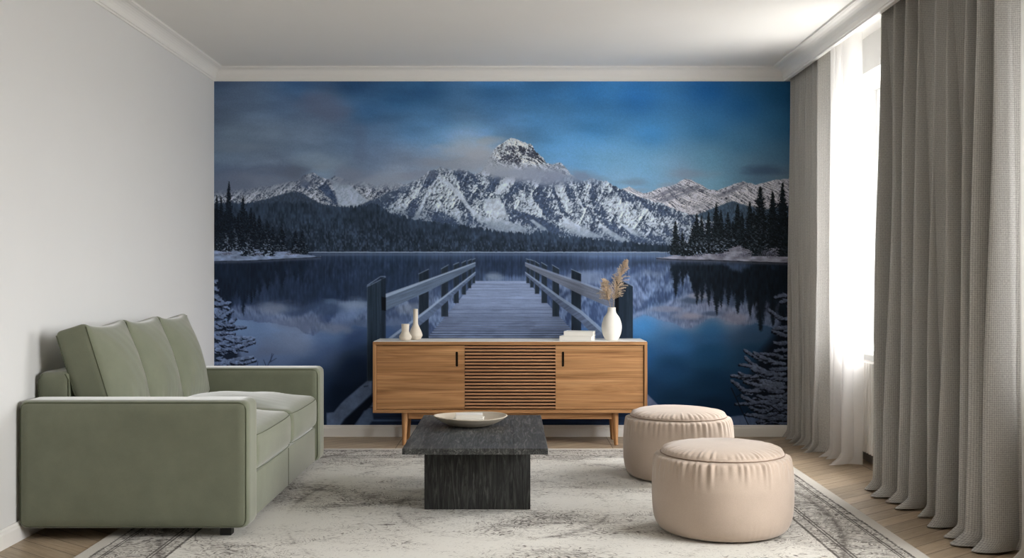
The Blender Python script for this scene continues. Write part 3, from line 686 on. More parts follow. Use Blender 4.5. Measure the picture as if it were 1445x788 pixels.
    q([(525,556),(510,570),(486,592),(480,601),(500,601),(512,584),(525,572)], (14,22,38), .95, None, 3)
    q([(525,576),(514,580),(508,590),(500,601),(520,601),(527,592)], (88,108,148), .9, sn1, 2.5)
    q([(513,545),(520,544),(519,546),(514,547)], (40,52,74), .7)
    q([(902,545),(914,557),(938,581),(944,590),(960,601),(900,601)], (88,98,128), 1, sn1, 2)
    q([(908,584),(940,586),(930,592),(905,592)], (46,60,88), .6, None, 3)
    q([(1016,601),(1018,590),(1040,587),(1052,586),(1110,584),(1160,584),(1160,601)], (84,100,136), .95, sn1, 2)

    # ---- snow-laden foreground branches ---------------------------------------------
    def dab(x0, y0, x1, y1, r, col, a):
        i0 = max(0, int((min(x0, x1) - r - 1 - MU0) * MSC)); i1 = min(W, int((max(x0, x1) + r + 1 - MU0) * MSC) + 2)
        j0 = max(0, int((min(y0, y1) - r - 1 - MV0) * MSC)); j1 = min(H, int((max(y0, y1) + r + 1 - MV0) * MSC) + 2)
        if i1 <= i0 or j1 <= j0: return
        x = X[j0:j1, i0:i1]; y = Y[j0:j1, i0:i1]; vx, vy = x1 - x0, y1 - y0
        t = np.clip(((x - x0) * vx + (y - y0) * vy) / (vx * vx + vy * vy + 1e-9), 0, 1)
        d = np.hypot(x - x0 - t * vx, y - y0 - t * vy)
        m = (np.clip(r * (1 - .35 * t) - d + .5, 0, 1) * a)[..., None]
        img[j0:j1, i0:i1] = img[j0:j1, i0:i1] * (1 - m) + C(*col) * m
    def bough(x0, y0, L, ang, snow, needle):
        n = max(3, int(L / 2.2)); pts = []
        x, y, a = x0, y0, ang
        for s in range(n + 1):
            pts.append((x, y)); a += rnd.uniform(-.14, .14) ; x += math.cos(a) * L / n; y += math.sin(a) * L / n
        for s in range(n):
            (xa, ya), (xb, yb) = pts[s], pts[s + 1]; f = 1 - s / n
            for _ in range(9):
                aa = ang + rnd.choice((-1, 1)) * rnd.uniform(.3, 1.1); l = rnd.uniform(2.4, 6.2) * (.5 + .6 * f)
                dab(xa, ya + 1, xa + math.cos(aa) * l, ya + 1.2 + math.sin(aa) * l * .6, 1.1, needle, .95)
            dab(xa, ya + 1.2, xb, yb + 1.2, 1.5, needle, .95)
        for s in range(n):
            (xa, ya), (xb, yb) = pts[s], pts[s + 1]
            if rnd.random() < .62:
                c = rnd.uniform(.72, 1.08); dab(xa, ya - .6, xb, yb - .5, rnd.uniform(1.0, 2.9) * (.6 + .5 * (1 - s / n)), tuple(v * c for v in snow), .88)
            for _ in range(4):
                if rnd.random() < .4: continue
                c = rnd.uniform(.6, .95); aa = ang + rnd.choice((-1, 1)) * rnd.uniform(.4, .9)
                l = rnd.uniform(2.5, 8) * (.4 + .7 * (1 - s / n)); dab(xa, ya, xa + math.cos(aa) * l, ya + math.sin(aa) * l * .6, rnd.uniform(.7, 1.5), tuple(v * c for v in snow), .8)
    q([(301,420),(312,455),(330,485),(345,520),(301,524)], (12,18,30), .85, None, 9)
    for (x0, y0, L, an) in ((300,396,7,.5),(300,407,10,.2),(298,418,20,.15),(298,428,28,.1),(298,436,20,.3),(298,446,26,.0),(298,455,24,.25),(300,462,48,-.12),(302,470,30,.1),(302,478,54,.02),(300,486,34,.2),(304,490,46,.12),(304,498,60,-.02),(306,506,40,.15),(312,512,50,.05),(318,518,42,.1),(306,514,30,.3),(318,494,44,.0),(330,508,28,-.05),(304,442,14,.6),(300,474,22,.5),(312,486,26,.4)):
        bough(x0, y0, L, an, (122,140,182), (14,20,34))
    for _ in range(16):
        yy = rnd.uniform(428, 520); bough(rnd.uniform(300, 304 + (yy - 410) * .28), yy, rnd.uniform(10, 26), rnd.choice((.1, .4, -.3, .2)), (116,134,176), (14,20,34))
    for (ax_, ay_, bx_, by_) in ((374,524,386,500),(380,512,390,506),(376,518,372,508),(363,520,364,510),(382,510,384,499)): dab(ax_, ay_, bx_, by_, .5, (24,32,50), .8)
    q([(1112,440),(1090,478),(1068,505),(1058,540),(1062,575),(1076,601),(1160,601),(1160,440)], (12,17,27), .9, None, 14)
    for (x0, y0, L, an) in ((1112,417,20,3.1),(1112,424,12,2.9),(1116,452,36,3.25),(1114,462,24,3.0),(1114,474,26,3.2),(1114,484,22,3.0),(1112,494,20,3.3),(1112,505,40,3.3),(1108,514,62,3.22),(1112,520,44,3.0),(1108,528,64,3.2),(1112,536,40,3.1),(1106,542,76,3.18),(1112,548,36,3.3),
                            (1106,553,70,3.3),(1112,560,50,3.1),(1108,566,72,3.12),(1112,574,58,3.3),(1110,582,66,3.2),(1112,590,60,3.1),(1110,598,50,3.2),(1088,548,40,3.4),(1080,532,34,3.3),(1068,520,26,3.6),(1060,556,34,3.45),(1090,510,30,3.4),(1072,572,30,3.5),(1084,590,34,3.4),
                            (1150,440,40,3.2),(1150,470,44,3.1),(1150,500,44,3.2),(1150,540,50,3.1),(1150,575,50,3.2)):
        bough(x0, y0, L, an, (104,114,142), (12,16,26))
    for _ in range(26):
        yy = rnd.uniform(520, 596); lim = 1052 + abs(yy - 560) * .5
        bough(rnd.uniform(lim + 12, 1110), yy, rnd.uniform(14, 34), rnd.choice((3.2, 3.5, 2.9, .2, 3.3)), (96,106,134), (12,16,26))
    for (ax_, ay_, bx_, by_) in ((1032,548,1056,600),(1040,560,1046,556),(1044,574,1040,566),(1050,586,1056,580)): dab(ax_, ay_, bx_, by_, .8, (12,18,28), .9)
    img = img * (.975 + .05 * vn(X * 1.1, Y * 1.1, 120)[..., None])
    return np.clip(img, 0, 1), W, H
# ---------------------------------------------------------------- room shell
T = .12
def struct(name, bm, m, smooth=False):
    o = obj(name, bm, m, None, smooth); o['kind'] = 'structure'; return o
struct('floor', box(WX0 - T, WX1 + .5, WY0 - T, WY1 + T, -.12, 0), M['floor'])
struct('ceiling', box(WX0 - T, WX1 + .5, WY0 - T, WY1 + T, CEIL, CEIL + .12), M['ceiling'])
struct('wall_left', box(WX0 - T, WX0, WY0, WY1, 0, CEIL), M['wall_l'])
struct('wall_back', box(WX0 - T, WX1 + .5, WY1, WY1 + T, 0, CEIL), M['wall'])
struct('wall_front', box(WX0 - T, WX1 + .5, WY0 - T, WY0, 0, CEIL), M['wall'])
bm = bmesh.new(); TR = .40                                       # thick right wall with window openings
edges = [WY0]
for a, b in sorted(WIN): edges += [a, b]
edges.append(WY1)
for i in range(0, len(edges), 2): add_box(bm, WX1, WX1 + TR, edges[i], edges[i + 1], 0, CEIL)
for a, b in WIN: add_box(bm, WX1, WX1 + TR, a, b, 0, WZ0 - .03); add_box(bm, WX1, WX1 + TR, a, b, WZ1, CEIL)
struct('wall_right', bm, M['wall'])

def window(idx, a, b):
    w = empty('window_%d' % idx, (WX1 + .26, (a + b) / 2, WZ0)); w['kind'] = 'structure'
    L = (b - a) / 2; H = WZ1 - WZ0
    bm = bmesh.new(); f = .075                                  # fixed frame
    add_box(bm, 0, .07, -L, L, 0, f, .004); add_box(bm, 0, .07, -L, L, H - f, H, .004)
    add_box(bm, 0, .07, -L, -L + f, f, H - f, .004); add_box(bm, 0, .07, L - f, L, f, H - f, .004); add_box(bm, 0, .07, -.04, .04, f, H - f, .004)
    obj('window_frame', bm, M['sill'], w)
    for s in (-1, 1):
        y0, y1 = (.04, L - f) if s > 0 else (-L + f, -.04)
        bm = bmesh.new(); g = .05
        add_box(bm, .012, .058, y0, y1, f, f + g, .004); add_box(bm, .012, .058, y0, y1, H - f - g, H - f, .004)
        add_box(bm, .012, .058, y0, y0 + g, f + g, H - f - g, .004); add_box(bm, .012, .058, y1 - g, y1, f + g, H - f - g, .004)
        sash = obj('sash', bm, M['sill'], w)
        obj('pane', box(.030, .036, y0 + g, y1 - g, f + g, H - f - g), M['glass'], sash)
    return w
for i, (a, b) in enumerate(WIN): window(i + 1, a, b)
for i, (a, b) in enumerate(WIN):
    struct('trim_%d' % (i + 10), box(WX1 - .055, WX1 + .262, a - .05 if i != 0 else a, b + (.05 if i != 0 else 0), WZ0 - .032, WZ0, .006), M['sill'])

# baseboards and cornices
def base_prof(x, s):   # s = direction into the room
    return [(x, 0), (x + s * .016, 0), (x + s * .016, .058), (x + s * .011, .064), (x + s * .011, .072), (x + s * .006, .080), (x, .080)]
bm = bmesh.new(); add_prism(bm, base_prof(WY1, -1), 'x', WX0, WX1); struct('baseboard_back', bm, M['trim'])
bm = bmesh.new(); add_prism(bm, base_prof(WX0, 1), 'y', WY0, WY1 - .016); struct('baseboard_left', bm, M['trim'])
bm = bmesh.new(); add_prism(bm, base_prof(WX1, -1), 'y', WY0, WY1 - .016); struct('baseboard_right', bm, M['skirt_dark'])
def crown(x, s, w=.075, h=.093, z=CEIL):
    P = [(0, 0), (0, -h), (.006, -h), (.008, -h + .010), (.014, -h + .012), (.016, -h + .022)]
    for k in range(7):
        a = k / 6 * PI / 2; P.append((.016 + (w - .030) * (1 - math.cos(a)), -h + .022 + (h - .036) * math.sin(a)))
    P += [(w - .010, -.012), (w - .002, -.010), (w, 0)]
    return [(x + s * p, z + q) for p, q in P]
bm = bmesh.new(); add_prism(bm, crown(WY1, -1), 'x', WX0, 1.885); o = struct('trim_1', bm, M['trim'])
bm = bmesh.new(); add_prism(bm, crown(WX0, 1), 'y', WY0, WY1); struct('trim_2', bm, M['trim'])
bm = bmesh.new(); add_prism(bm, crown(1.885, -1, .098), 'y', WY0, WY1); add_box(bm, 1.885, 1.903, WY0, WY1, CEIL - .093, CEIL); struct('trim_3', bm, M['trim'])

# the printed mural, glued flat on the far wall
def build_mural():
    img, W, H = paint_mural()
    S = 1500.0 / WY1
    xs = (MU0 - 722.5 + np.arange(W) / MSC) / S; zs = CAM_H - (MV0 - 394.0 + np.arange(H) / MSC) / S
    xs[0] = WX0 + .0005
    Xg, Zg = np.meshgrid(xs, zs)
    co = np.empty((H * W, 3), np.float32); co[:, 0] = Xg.ravel(); co[:, 1] = WY1 - .0025; co[:, 2] = Zg.ravel()
    me = bpy.data.meshes.new('mural')
    idx = np.arange(H * W, dtype=np.int32).reshape(H, W)
    q = np.stack([idx[:-1, :-1], idx[1:, :-1], idx[1:, 1:], idx[:-1, 1:]], -1).reshape(-1, 4)
    me.vertices.add(H * W); me.vertices.foreach_set('co', co.ravel())
    me.loops.add(q.size); me.loops.foreach_set('vertex_index', q.ravel().astype(np.int32))
    me.polygons.add(len(q)); me.polygons.foreach_set('loop_start', np.arange(0, q.size, 4, dtype=np.int32))
    try: me.polygons.foreach_set('loop_total', np.full(len(q), 4, dtype=np.int32))
    except Exception: pass
    me.update(calc_edges=True)
    l = np.where(img <= .04045, img / 12.92, ((img + .055) / 1.055) ** 2.4)
    l = np.clip(l * np.array(MURAL_GAIN), 0, .9)
    rgba = np.ones((H * W, 4), np.float32); rgba[:, :3] = l.reshape(-1, 3)
    at = me.color_attributes.new('print', 'FLOAT_COLOR', 'POINT'); at.data.foreach_set('color', rgba.ravel())
    t = NT('printed_wallpaper'); a = t.n('ShaderNodeAttribute'); a.attribute_name = 'print'; t.set(a.outputs['Color'], .8, spec=.12)
    me.materials.append(t.m)
    o = bpy.data.objects.new('wall_mural', me); COL.objects.link(o)
    tag(o, 'wall-wide printed mural of snowy mountains, a blue lake and a wooden jetty', 'wall mural'); return o
MURAL_GAIN = (1.34, 1.42, 1.40)
build_mural()
# ---------------------------------------------------------------- sofa
def make_sofa():
    Y0, Y1 = 4.41, 6.21; XB, XF = -2.052, -1.095; yc = (Y0 + Y1) / 2
    root = empty('sofa', (-1.57, yc, 0)); tag(root, 'sage green three-cushion fabric sofa standing along the left wall', 'sofa')
    def L(bm_o): bm_o.location = (-root.location.x, -root.location.y, 0); return bm_o
    g = M['green']; pip = M['green_pipe']
    AT = .175; zt = .585; zb = .05
    for (a, b) in ((Y0, Y0 + AT), (Y1 - AT, Y1)):
        bm = soft_box((XF - XB) / 2, AT / 2, (zt - zb) / 2, .032, (30, 10, 18), lambda x, y, z, nx, ny, nz: (x, y + .004 * ny, z))
        for v in bm.verts: v.co += Vector(((XF + XB) / 2, (a + b) / 2, (zt + zb) / 2))
        arm = L(obj('armrest', bm, g, root, True))
        for yy, s in ((a, -1), (b, 1)):
            r = .034; x0, x1, z0, z1 = XB + .010, XF - .010, zb + .010, zt - .010; P = []
            for cx, cz, a0 in ((x1 - r, z1 - r, 0), (x0 + r, z1 - r, 90), (x0 + r, z0 + r, 180), (x1 - r, z0 + r, 270)):
                for k in range(7): an = math.radians(a0 + k * 15); P.append((cx + r * math.cos(an), yy + s * (-.0055), cz + r * math.sin(an)))
            bm = bmesh.new(); add_tube(bm, P, .0032, 6, closed=True); p = obj('piping', bm, pip, arm, True)
    # base and back frame
    bm = box(XB + .02, XF - .022, Y0 + AT, Y1 - AT, zb + .005, .247, .008, 3); base = L(obj('base', bm, g, root)); auto_smooth(base)
    bm = bmesh.new(); ym = 5.31; add_tube(bm, [(XF - .0215, ym, .06), (XF - .0215, ym, .245)], .0022, 6); obj('seam', bm, pip, base, True)
    bm = soft_box(.072, (Y1 - Y0 - AT * 2 + .012) / 2, .32, .03, (8, 20, 12))
    for v in bm.verts: v.co += Vector((XB + .074, yc, .37))
    bf = L(obj('backrest_frame', bm, g, root, True))
    for xx in (XB + .010, XB + .138):
        bm = bmesh.new(); add_tube(bm, [(xx, Y0 + AT + .002, .30), (xx, Y0 + AT + .002, .655), ((xx * 3 + XB + .074) / 4, Y0 + AT + .004, .680)], .003, 6)
        obj('piping', bm, pip, bf, True)
    # two seat cushions
    rn = random.Random(3)
    ys = [Y0 + AT, 5.335, Y1 - AT]
    for i in range(2):
        a, b = ys[i] + .002, ys[i + 1] - .002; hx, hy, hz = .395, (b - a) / 2, .088
        def warp(x, y, z, nx, ny, nz, hx=hx, hy=hy, hz=hz, i=i):
            u, v = x / hx, y / hy
            c = max(0, (1 - abs(u) ** 2.6)) * max(0, (1 - abs(v) ** 2.6))
            f = max(0, (1 - abs(v) ** 3)) * max(0, 1 - (z / hz) ** 2)
            z2 = z + (.050 * c if z > 0 else 0) + .003 * math.sin(9 * u + 5 * v + i) * c * (z > 0) + .0015 * math.sin(31 * v + 9 * u) * c
            return (x + (.020 * f if x > 0 else 0), y, z2)
        bm = soft_box(hx, hy, hz, .036, (34, 32, 12), warp)
        c0 = Vector((XF - .012 - hx, (a + b) / 2, .252 + hz))
        for v in bm.verts: v.co += c0
        cu = L(obj('seat_cushion', bm, g, root, True))
        for zz, ins in ((c0.z + hz - .016, .004), (c0.z - hz + .012, .004)):
            bm = bmesh.new()
            xx = c0.x + hx - ins; P = [(c0.x - .3, a + .004, zz)] + [(c0.x + hx - .05, a + .004, zz), (xx - .012, a + .012, zz)]
            for k in range(9): t = k / 8; yy = a + .03 + (b - a - .06) * t; P.append((xx + .012 * (1 - (2 * t - 1) ** 4) + .0005, yy, zz))
            P += [(xx - .012, b - .012, zz), (c0.x + hx - .05, b - .004, zz)]
            add_tube(bm, P, .0019, 6); obj('piping', bm, pip, cu, True)
    # three back cushions
    n = 3; a0, b0 = Y0 + AT + .012, Y1 - AT - .004; w = (b0 - a0) / n; tilt = math.radians(17.5)
    for i in range(n):
        hx, hy, hz = .072, w / 2 + .001, .232
        def warp(x, y, z, nx, ny, nz, i=i):
            u, v = y / hy, z / hz
            c = max(0, 1 - abs(u) ** 2.4) * max(0, 1 - abs(v) ** 2.4)
            top = max(0, 1 - abs(u) ** 2) * max(0, nz)
            dx = (.062 * c if x > 0 else -.020 * c)
            wr = .0012 * math.sin(16 * u + 12 * v + i * 2) * c + .0030 * math.sin(30 * u + i) * max(0, -v) ** 2 * max(0, 1 - abs(v) ** 6)
            zz = z - .012 * (1 - abs(u) ** 2) * max(0, v) ** 4 + .016 * abs(u) ** 5 * max(0, v) ** 3
            return (x + dx + (wr if x > 0 else 0), y * (1 - .012 * abs(v) ** 3), zz)
        bm = soft_box(hx, hy, hz, .024, (10, 30, 30), warp)
        mt = Matrix.Translation((-1.842, a0 + w * (i + .5), .437 + hz * math.cos(tilt) - .008)) @ Matrix.Rotation(-tilt, 4, 'Y')
        bmesh.ops.transform(bm, matrix=mt, verts=bm.verts)
        cu = L(obj('back_cushion', bm, g, root, True))
        for s in ((-1, 1) if i == 0 else (1,)):
            for ey in ((-1, 1) if i == 2 else (-1,)):
                P = []; bm = bmesh.new()
                for k in range(15):
                    zz = -hz + .02 + (2 * hz - .04) * k / 14; v = zz / hz
                    zz2 = zz + .016 * max(0, v) ** 3
                    P.append(mt @ Vector((s * (hx - .005), ey * (hy - .006) * (1 - .012 * abs(v) ** 3), zz2)))
                add_tube(bm, P, .0030, 6); obj('piping', bm, pip, cu, True)
    for x in (XB + .16, -1.205):
        for y in ((Y0 + .085 if x > -1.7 else Y0 + .30), Y1 - .12): L(obj('foot', box(x - .024, x + .024, y - .024, y + .024, .0105 if x > -1.7 else 0, .056, .003), M['black'], root))
    return root
make_sofa()

# ---------------------------------------------------------------- rug
def rug_mat():
    t = NT('distressed_oriental_weave'); tc = t.n('ShaderNodeTexCoord').outputs['Object']; sep = t.n('ShaderNodeSeparateXYZ'); t.l(tc, sep.inputs[0])
    X, Y = sep.outputs[0], sep.outputs[1]
    hx, hy = RUG_HX, RUG_HY
    dx = t.math('SUBTRACT', hx, t.math('ABSOLUTE', X)); dy = t.math('SUBTRACT', hy, t.math('ABSOLUTE', Y)); d = t.math('MINIMUM', dx, dy)
    fine = t.noise(t.coord(src=tc, scale=(38, 120, 1)), 1.5, 5, .75, .3)      # thread-wise scratches
    fine2 = t.noise(t.coord(src=tc, scale=(150, 150, 1)), 1.6, 3, .7)
    blot = t.noise(t.coord(src=tc, scale=(.9, 1.5, 1)), 1.4, 4, .6, .5)
    mid = t.noise(t.coord(src=tc, scale=(9, 16, 1)), 1.5, 5, .65, 1.2)
    def wave(v, k, p=0.0): return t.math('SINE', t.math('ADD', t.math('MULTIPLY', v, k), p))
    wx = t.math('ADD', X, t.math('MULTIPLY', t.math('SUBTRACT', mid, .5), .05)); wy = t.math('ADD', Y, t.math('MULTIPLY', t.math('SUBTRACT', mid, .5), .05))
    # ornament: fine scrolls round medallions
    def contour(v, k): return t.math('SUBTRACT', 1.0, t.math('ABSOLUTE', wave(v, k)))
    rad = t.math('SQRT', t.math('ADD', t.math('MULTIPLY', wx, wx), t.math('MULTIPLY', t.math('MULTIPLY', wy, wy), .55)))
    scroll = t.noise(t.coord(src=tc, scale=(6.5, 6.5, 1)), 1.0, 1, .5, 2.2)
    orn = t.math('MAXIMUM', t.math('POWER', contour(scroll, 30), 2.0), t.math('MULTIPLY', t.math('POWER', contour(rad, 6.3), 9.0), .75))
    inb = t.math('MULTIPLY', t.math('GREATER_THAN', d, .062), t.math('LESS_THAN', d, .36))
    ln = None
    for p_, w_ in ((.062, .006), (.100, .004), (.112, .003), (.285, .004), (.300, .004), (.355, .006)):
        q_ = t.math('LESS_THAN', t.math('ABSOLUTE', t.math('SUBTRACT', d, p_)), w_); ln = q_ if ln is None else t.math('MAXIMUM', ln, q_)
    wear = t.ramp(blot, [(.34, BLACK), (.64, WHITE)])
    wearb = t.math('MAXIMUM', wear, t.math('MULTIPLY', inb, .75))
    k = t.math('ADD', t.math('MULTIPLY', t.math('SUBTRACT', fine, .5), 1.5), t.math('MULTIPLY', t.math('SUBTRACT', mid, .5), .8))
    k = t.math('ADD', k, t.math('MULTIPLY', t.math('SUBTRACT', orn, .35), .34)); k = t.math('ADD', k, t.math('MULTIPLY', inb, .06)); k = t.math('ADD', k, t.math('MULTIPLY', ln, .30))
    k = t.math('ADD', k, t.math('MULTIPLY', t.math('SUBTRACT', wearb, .55), .52))
    edge = t.math('LESS_THAN', d, .055)
    col = t.ramp(t.math('ADD', k, .42), [(.30, lin(216, 213, 205)), (.48, lin(198, 194, 186)), (.62, lin(140, 134, 127)), (.80, lin(76, 70, 65))])
    col = t.mix(col, lin(200, 195, 186), edge)
    col = t.mix(col, t.ramp(fine2, [(.3, (.38, .38, .38, 1)), (.7, (.62, .62, .62, 1))]), .5, 'OVERLAY')
    t.set(col, .98, sheen=.15, spec=.08); t.bump(t.math('ADD', fine2, fine), .5, .004); return t.m
RX0, RX1, RY0, RY1 = -1.70, 1.62, 3.35, 6.77
RUG_HX, RUG_HY = (RX1 - RX0) / 2, (RY1 - RY0) / 2
RT = .010
rug = obj('area_rug', box(-RUG_HX, RUG_HX, -RUG_HY, RUG_HY, 0, RT, .003, 2), rug_mat(), None, False, ((RX0 + RX1) / 2, (RY0 + RY1) / 2, .0004))
tag(rug, 'large faded grey and cream patterned rug lying in the middle of the floor', 'rug')

# ---------------------------------------------------------------- coffee table and tray
ct = empty('coffee_table', (-.162, 5.235, RT)); tag(ct, 'low black-stained oak coffee table with a block base on the rug', 'coffee table')
CT = .346 - RT
obj('tabletop', box(-.320, .320, -.575, .575, CT - .027, CT, .0015, 1), M['black_y'], ct)
obj('block_base', box(-.248, .248, -.262, .262, .001, CT - .027, .0015, 1), M['black_z'], ct)
def bowl():
    o = empty('decorative_bowl', (-.212, 5.385, .3465)); tag(o, 'shallow cream ceramic bowl holding two small white notebooks on the coffee table', 'bowl')
    prof = spline([(0, 0.0), (.075, .0), (.115, .010), (.155, .028), (.184, .049)], 5) + spline([(.184, .049), (.180, .052), (.174, .049)], 3)[1:] + spline([(.174, .049), (.148, .034), (.108, .017), (.07, .009), (0, .008)], 5)[1:]
    rn = random.Random(4); ph = [rn.uniform(0, 6.28) for _ in range(4)]
    def mod(r, z, a):
        k = (r / .184) ** 2
        return r * (1 + .022 * k * math.sin(2 * a + ph[0]) + .010 * k * math.sin(3 * a + ph[1])), z * (1 + .06 * math.sin(2 * a + .6) * k)
    bm = bmesh.new(); add_lathe(bm, prof, 72, mod=mod, sy=.93); bmesh.ops.recalc_face_normals(bm, faces=bm.faces)
    b = obj('dish', bm, M['bowl'], o, True); return o
bowl()
def book(name, w, d, h, loc, rz, label, group=None, cat='book'):
    r = empty(name, loc, rz); tag(r, label, cat, group)
    t = .0022
    bm = bmesh.new(); add_box(bm, -w / 2, w / 2, -d / 2, d / 2, 0, t, .0006, 1); add_box(bm, -w / 2, w / 2, -d / 2, d / 2, h - t, h, .0006, 1); add_box(bm, -w / 2, w / 2, -d / 2, -d / 2 + t, t, h - t)
    obj('cover', bm, M['cover'], r)
    obj('page_block', box(-w / 2 + .004, w / 2 - .003, -d / 2 + t, d / 2 - .004, t, h - t), M['paper'], r); return r
book('notebook', .150, .100, .024, (-.217, 5.395, .3625), math.radians(-3), 'small white notebook lying flat at the bottom of the cream bowl', 'notebooks in the bowl', 'notebook')
book('notebook', .136, .090, .018, (-.217, 5.398, .3868), math.radians(2), 'smaller white notebook lying on the other notebook in the cream bowl', 'notebooks in the bowl', 'notebook')

# ---------------------------------------------------------------- sideboard
def sideboard():
    W2, Y0, Y1, Z0, Z1 = .895, 6.925, 7.285, .216, .680
    r = empty('sideboard', (-.0125, (Y0 + Y1) / 2, 0)); tag(r, 'long oak sideboard with slatted middle and two sliding doors before the mural', 'sideboard')
    D = (Y1 - Y0) / 2; t = .021
    bm = bmesh.new()
    # mitred carcass: four boards and a back
    add_box(bm, -W2, W2, -D, D, Z1 - t, Z1, .0025, 2); add_box(bm, -W2, W2, -D, D, Z0, Z0 + t, .0025, 2)
    c = obj('carcass', bm, M['oak'], r)
    for s in (-1, 1):
        x0, x1 = (-W2 + .0003, -W2 + t) if s < 0 else (W2 - t, W2 - .0003)
        obj('side_panel', box(x0, x1, -D + .0006, D, Z0 + .002, Z1 - .002, .0015, 1), M['oak_z'], r)
    obj('back_panel', box(-W2 + t, W2 - t, D - .01, D - .002, Z0 + t, Z1 - t), M['dark_gap'], r)
    obj('top_reflection_sheet', box(-W2 + .004, W2 - .004, -D + .006, D - .004, Z1 + .0002, Z1 + .003, .001, 1), M['top_reflection'], r)['label'] = 'white sheet standing in for the window reflection on the top'  # thin added sheet; its white paints in the window's reflection on the wood
    xi = W2 - t; xd = .298
    # dark liner just behind the doors
    obj('inner_shelf', box(-xi, xi, -D + .055, D - .012, (Z0 + Z1) / 2 - .008, (Z0 + Z1) / 2 + .008), M['dark_gap'], r)
    for s in (-1, 1):
        a, b = (-xi + .003, -xd + .001) if s < 0 else (xd - .001, xi - .003); z0, z1 = Z0 + t + .004, Z1 - t - .004
        hx = -xd - .050 if s < 0 else xd + .050 - .003; hz = .566; hw, hh = .0085, .050
        # door with a real slot: outer outline, slot outline, bridged
        bm = bmesh.new(); yF, yB = -D + .010, -D + .028
        slot = []
        for k in range(9): an = math.radians(k * 22.5); slot.append((hx + hw * math.cos(an), hz + (hh - hw) + hw * math.sin(an)))
        for k in range(9): an = math.radians(180 + k * 22.5); slot.append((hx + hw * math.cos(an), hz - (hh - hw) + hw * math.sin(an)))
        n = len(slot)
        def outer(p):
            dx, dz = p[0] - hx, p[1] - hz; return dx, dz
        cor = [(b, z1), (a, z1), (a, z0), (b, z0)]
        vf = {}; 
        for yy, key in ((yF, 'f'), (yB, 'b')):
            vf[key] = ([bm.verts.new((p[0], yy, p[1])) for p in slot], [bm.verts.new((p[0], yy, p[1])) for p in cor])
        # front: split into four corner fans
        q = [(4, 0), (13, 2)]
        for key, fl in (('f', 1), ('b', 0)):
            S, Cn = vf[key]
            faces = [[Cn[0]] + [Cn[1]] + [S[k] for k in (8, 7, 6, 5, 4, 3, 2, 1, 0)], [Cn[1], Cn[2]] + [S[9], S[8]], [Cn[2], Cn[3]] + [S[k] for k in range(17, 8, -1)], [Cn[3], Cn[0]] + [S[0], S[17]]]
            for f in faces: bm.faces.new(f if fl else f[::-1])
        for (S1, S2) in ((vf['f'][0], vf['b'][0]), (vf['f'][1], vf['b'][1])):
            m = len(S1)
            for k in range(m): bm.faces.new((S1[k], S1[(k + 1) % m], S2[(k + 1) % m], S2[k]))
        bmesh.ops.recalc_face_normals(bm, faces=bm.faces)
        dr = obj('sliding_door', bm, M['oak'], r)
        obj('recessed_handle', box(hx - hw - .002, hx + hw + .002, -D + .026, -D + .033, hz - hh - .002, hz + hh + .002), M['dark_gap'], dr)['label'] = 'dark oval finger slot'
    # slatted middle: dark back board and 19 round-edged slats
    sl = obj('slatted_panel', box(-xd, xd, -D + .030, -D + .040, Z0 + t, Z1 - t), M['dark_gap'], r)
    z0, z1 = Z0 + t + .003, Z1 - t - .003; n = 19; p = (z1 - z0) / n
    for k in range(n):
        zc = z0 + (k + .5) * p; obj('slat', box(-xd + .002, xd - .002, -D + .010, -D + .031, zc - .0061, zc + .0061, .002, 2), M['oak_slat'], sl)
    # underframe
    for y in (-D + .045, D - .07): obj('rail', box(-.665, .665, y - .011, y + .011, Z0 - .044, Z0 - .0003, .002, 1), M['oak'], r)
    for sx in (-1, 1):
        obj('rail', box(sx * .668 - .011, sx * .668 + .011, -D + .06, D - .08, Z0 - .044, Z0 - .0003, .002, 1), M['oak'], r)
        for y, k in ((-D + .045, 1), (D - .07, -1)):
            bm = bmesh.new(); add_tube(bm, [(sx * .697, y - .008 * k, 0), (sx * .694, y - .004 * k, .012), (sx * .690, y, Z0 - .03), (sx * .690, y, Z0 - .0003)], [.0125, .0135, .021, .021], 20)
            auto_smooth(obj('leg', bm, M['oak_z'], r))
    return r
sideboard()
TOPZ = .6834
def vase(name, prof, loc, mat, label, cat='vase', group=None, inner=.004, mod=None):
    # closed wall: outside up, over the lip, inside down
    pr = spline(prof, 5); r1, zt = pr[-1]
    ins = [(max(.002, r - inner), z) for (r, z) in reversed(pr) if z > .012]
    ins[0] = (r1 - inner, zt - .0005)
    full = [(0, 0)] + pr + [(r1 - inner * .5, zt + .0012)] + ins + [(0, .012)]
    bm = bmesh.new(); add_lathe(bm, full, 56, mod=mod); bmesh.ops.recalc_face_normals(bm, faces=bm.faces)
    o = obj(name, bm, mat, None, True, loc); tag(o, label, cat, group); return o
vase('small_vase', [(.022, 0), (.034, .004), (.0415, .018), (.040, .030), (.031, .045), (.0245, .058), (.0245, .075), (.0265, .108)], (-.7055, 7.03, TOPZ), M['vase_cream'], 'short wide-necked cream vase on the left end of the sideboard', inner=.0045)
vase('bottle_vase', [(.020, 0), (.032, .004), (.0450, .022), (.0455, .036), (.038, .058), (.024, .088), (.0175, .105), (.0165, .130), (.0155, .205)], (-.6475, 7.135, TOPZ), M['vase_cream'], 'tall narrow-necked cream bottle vase just behind the short vase')
wob = lambda r, z, a: (r * (1 + .020 * math.sin(2 * a + 9 * z) + .012 * math.sin(3 * a + 1)), z)
vase('white_vase', [(.036, 0), (.044, .004), (.060, .040), (.0665, .080), (.0640, .110), (.052, .148), (.036, .172), (.0275, .190), (.0265, .216)], (.664, 7.085, TOPZ), M['vase_white'], 'white pear-shaped ceramic vase holding dried pampas grass on the sideboard', mod=wob)
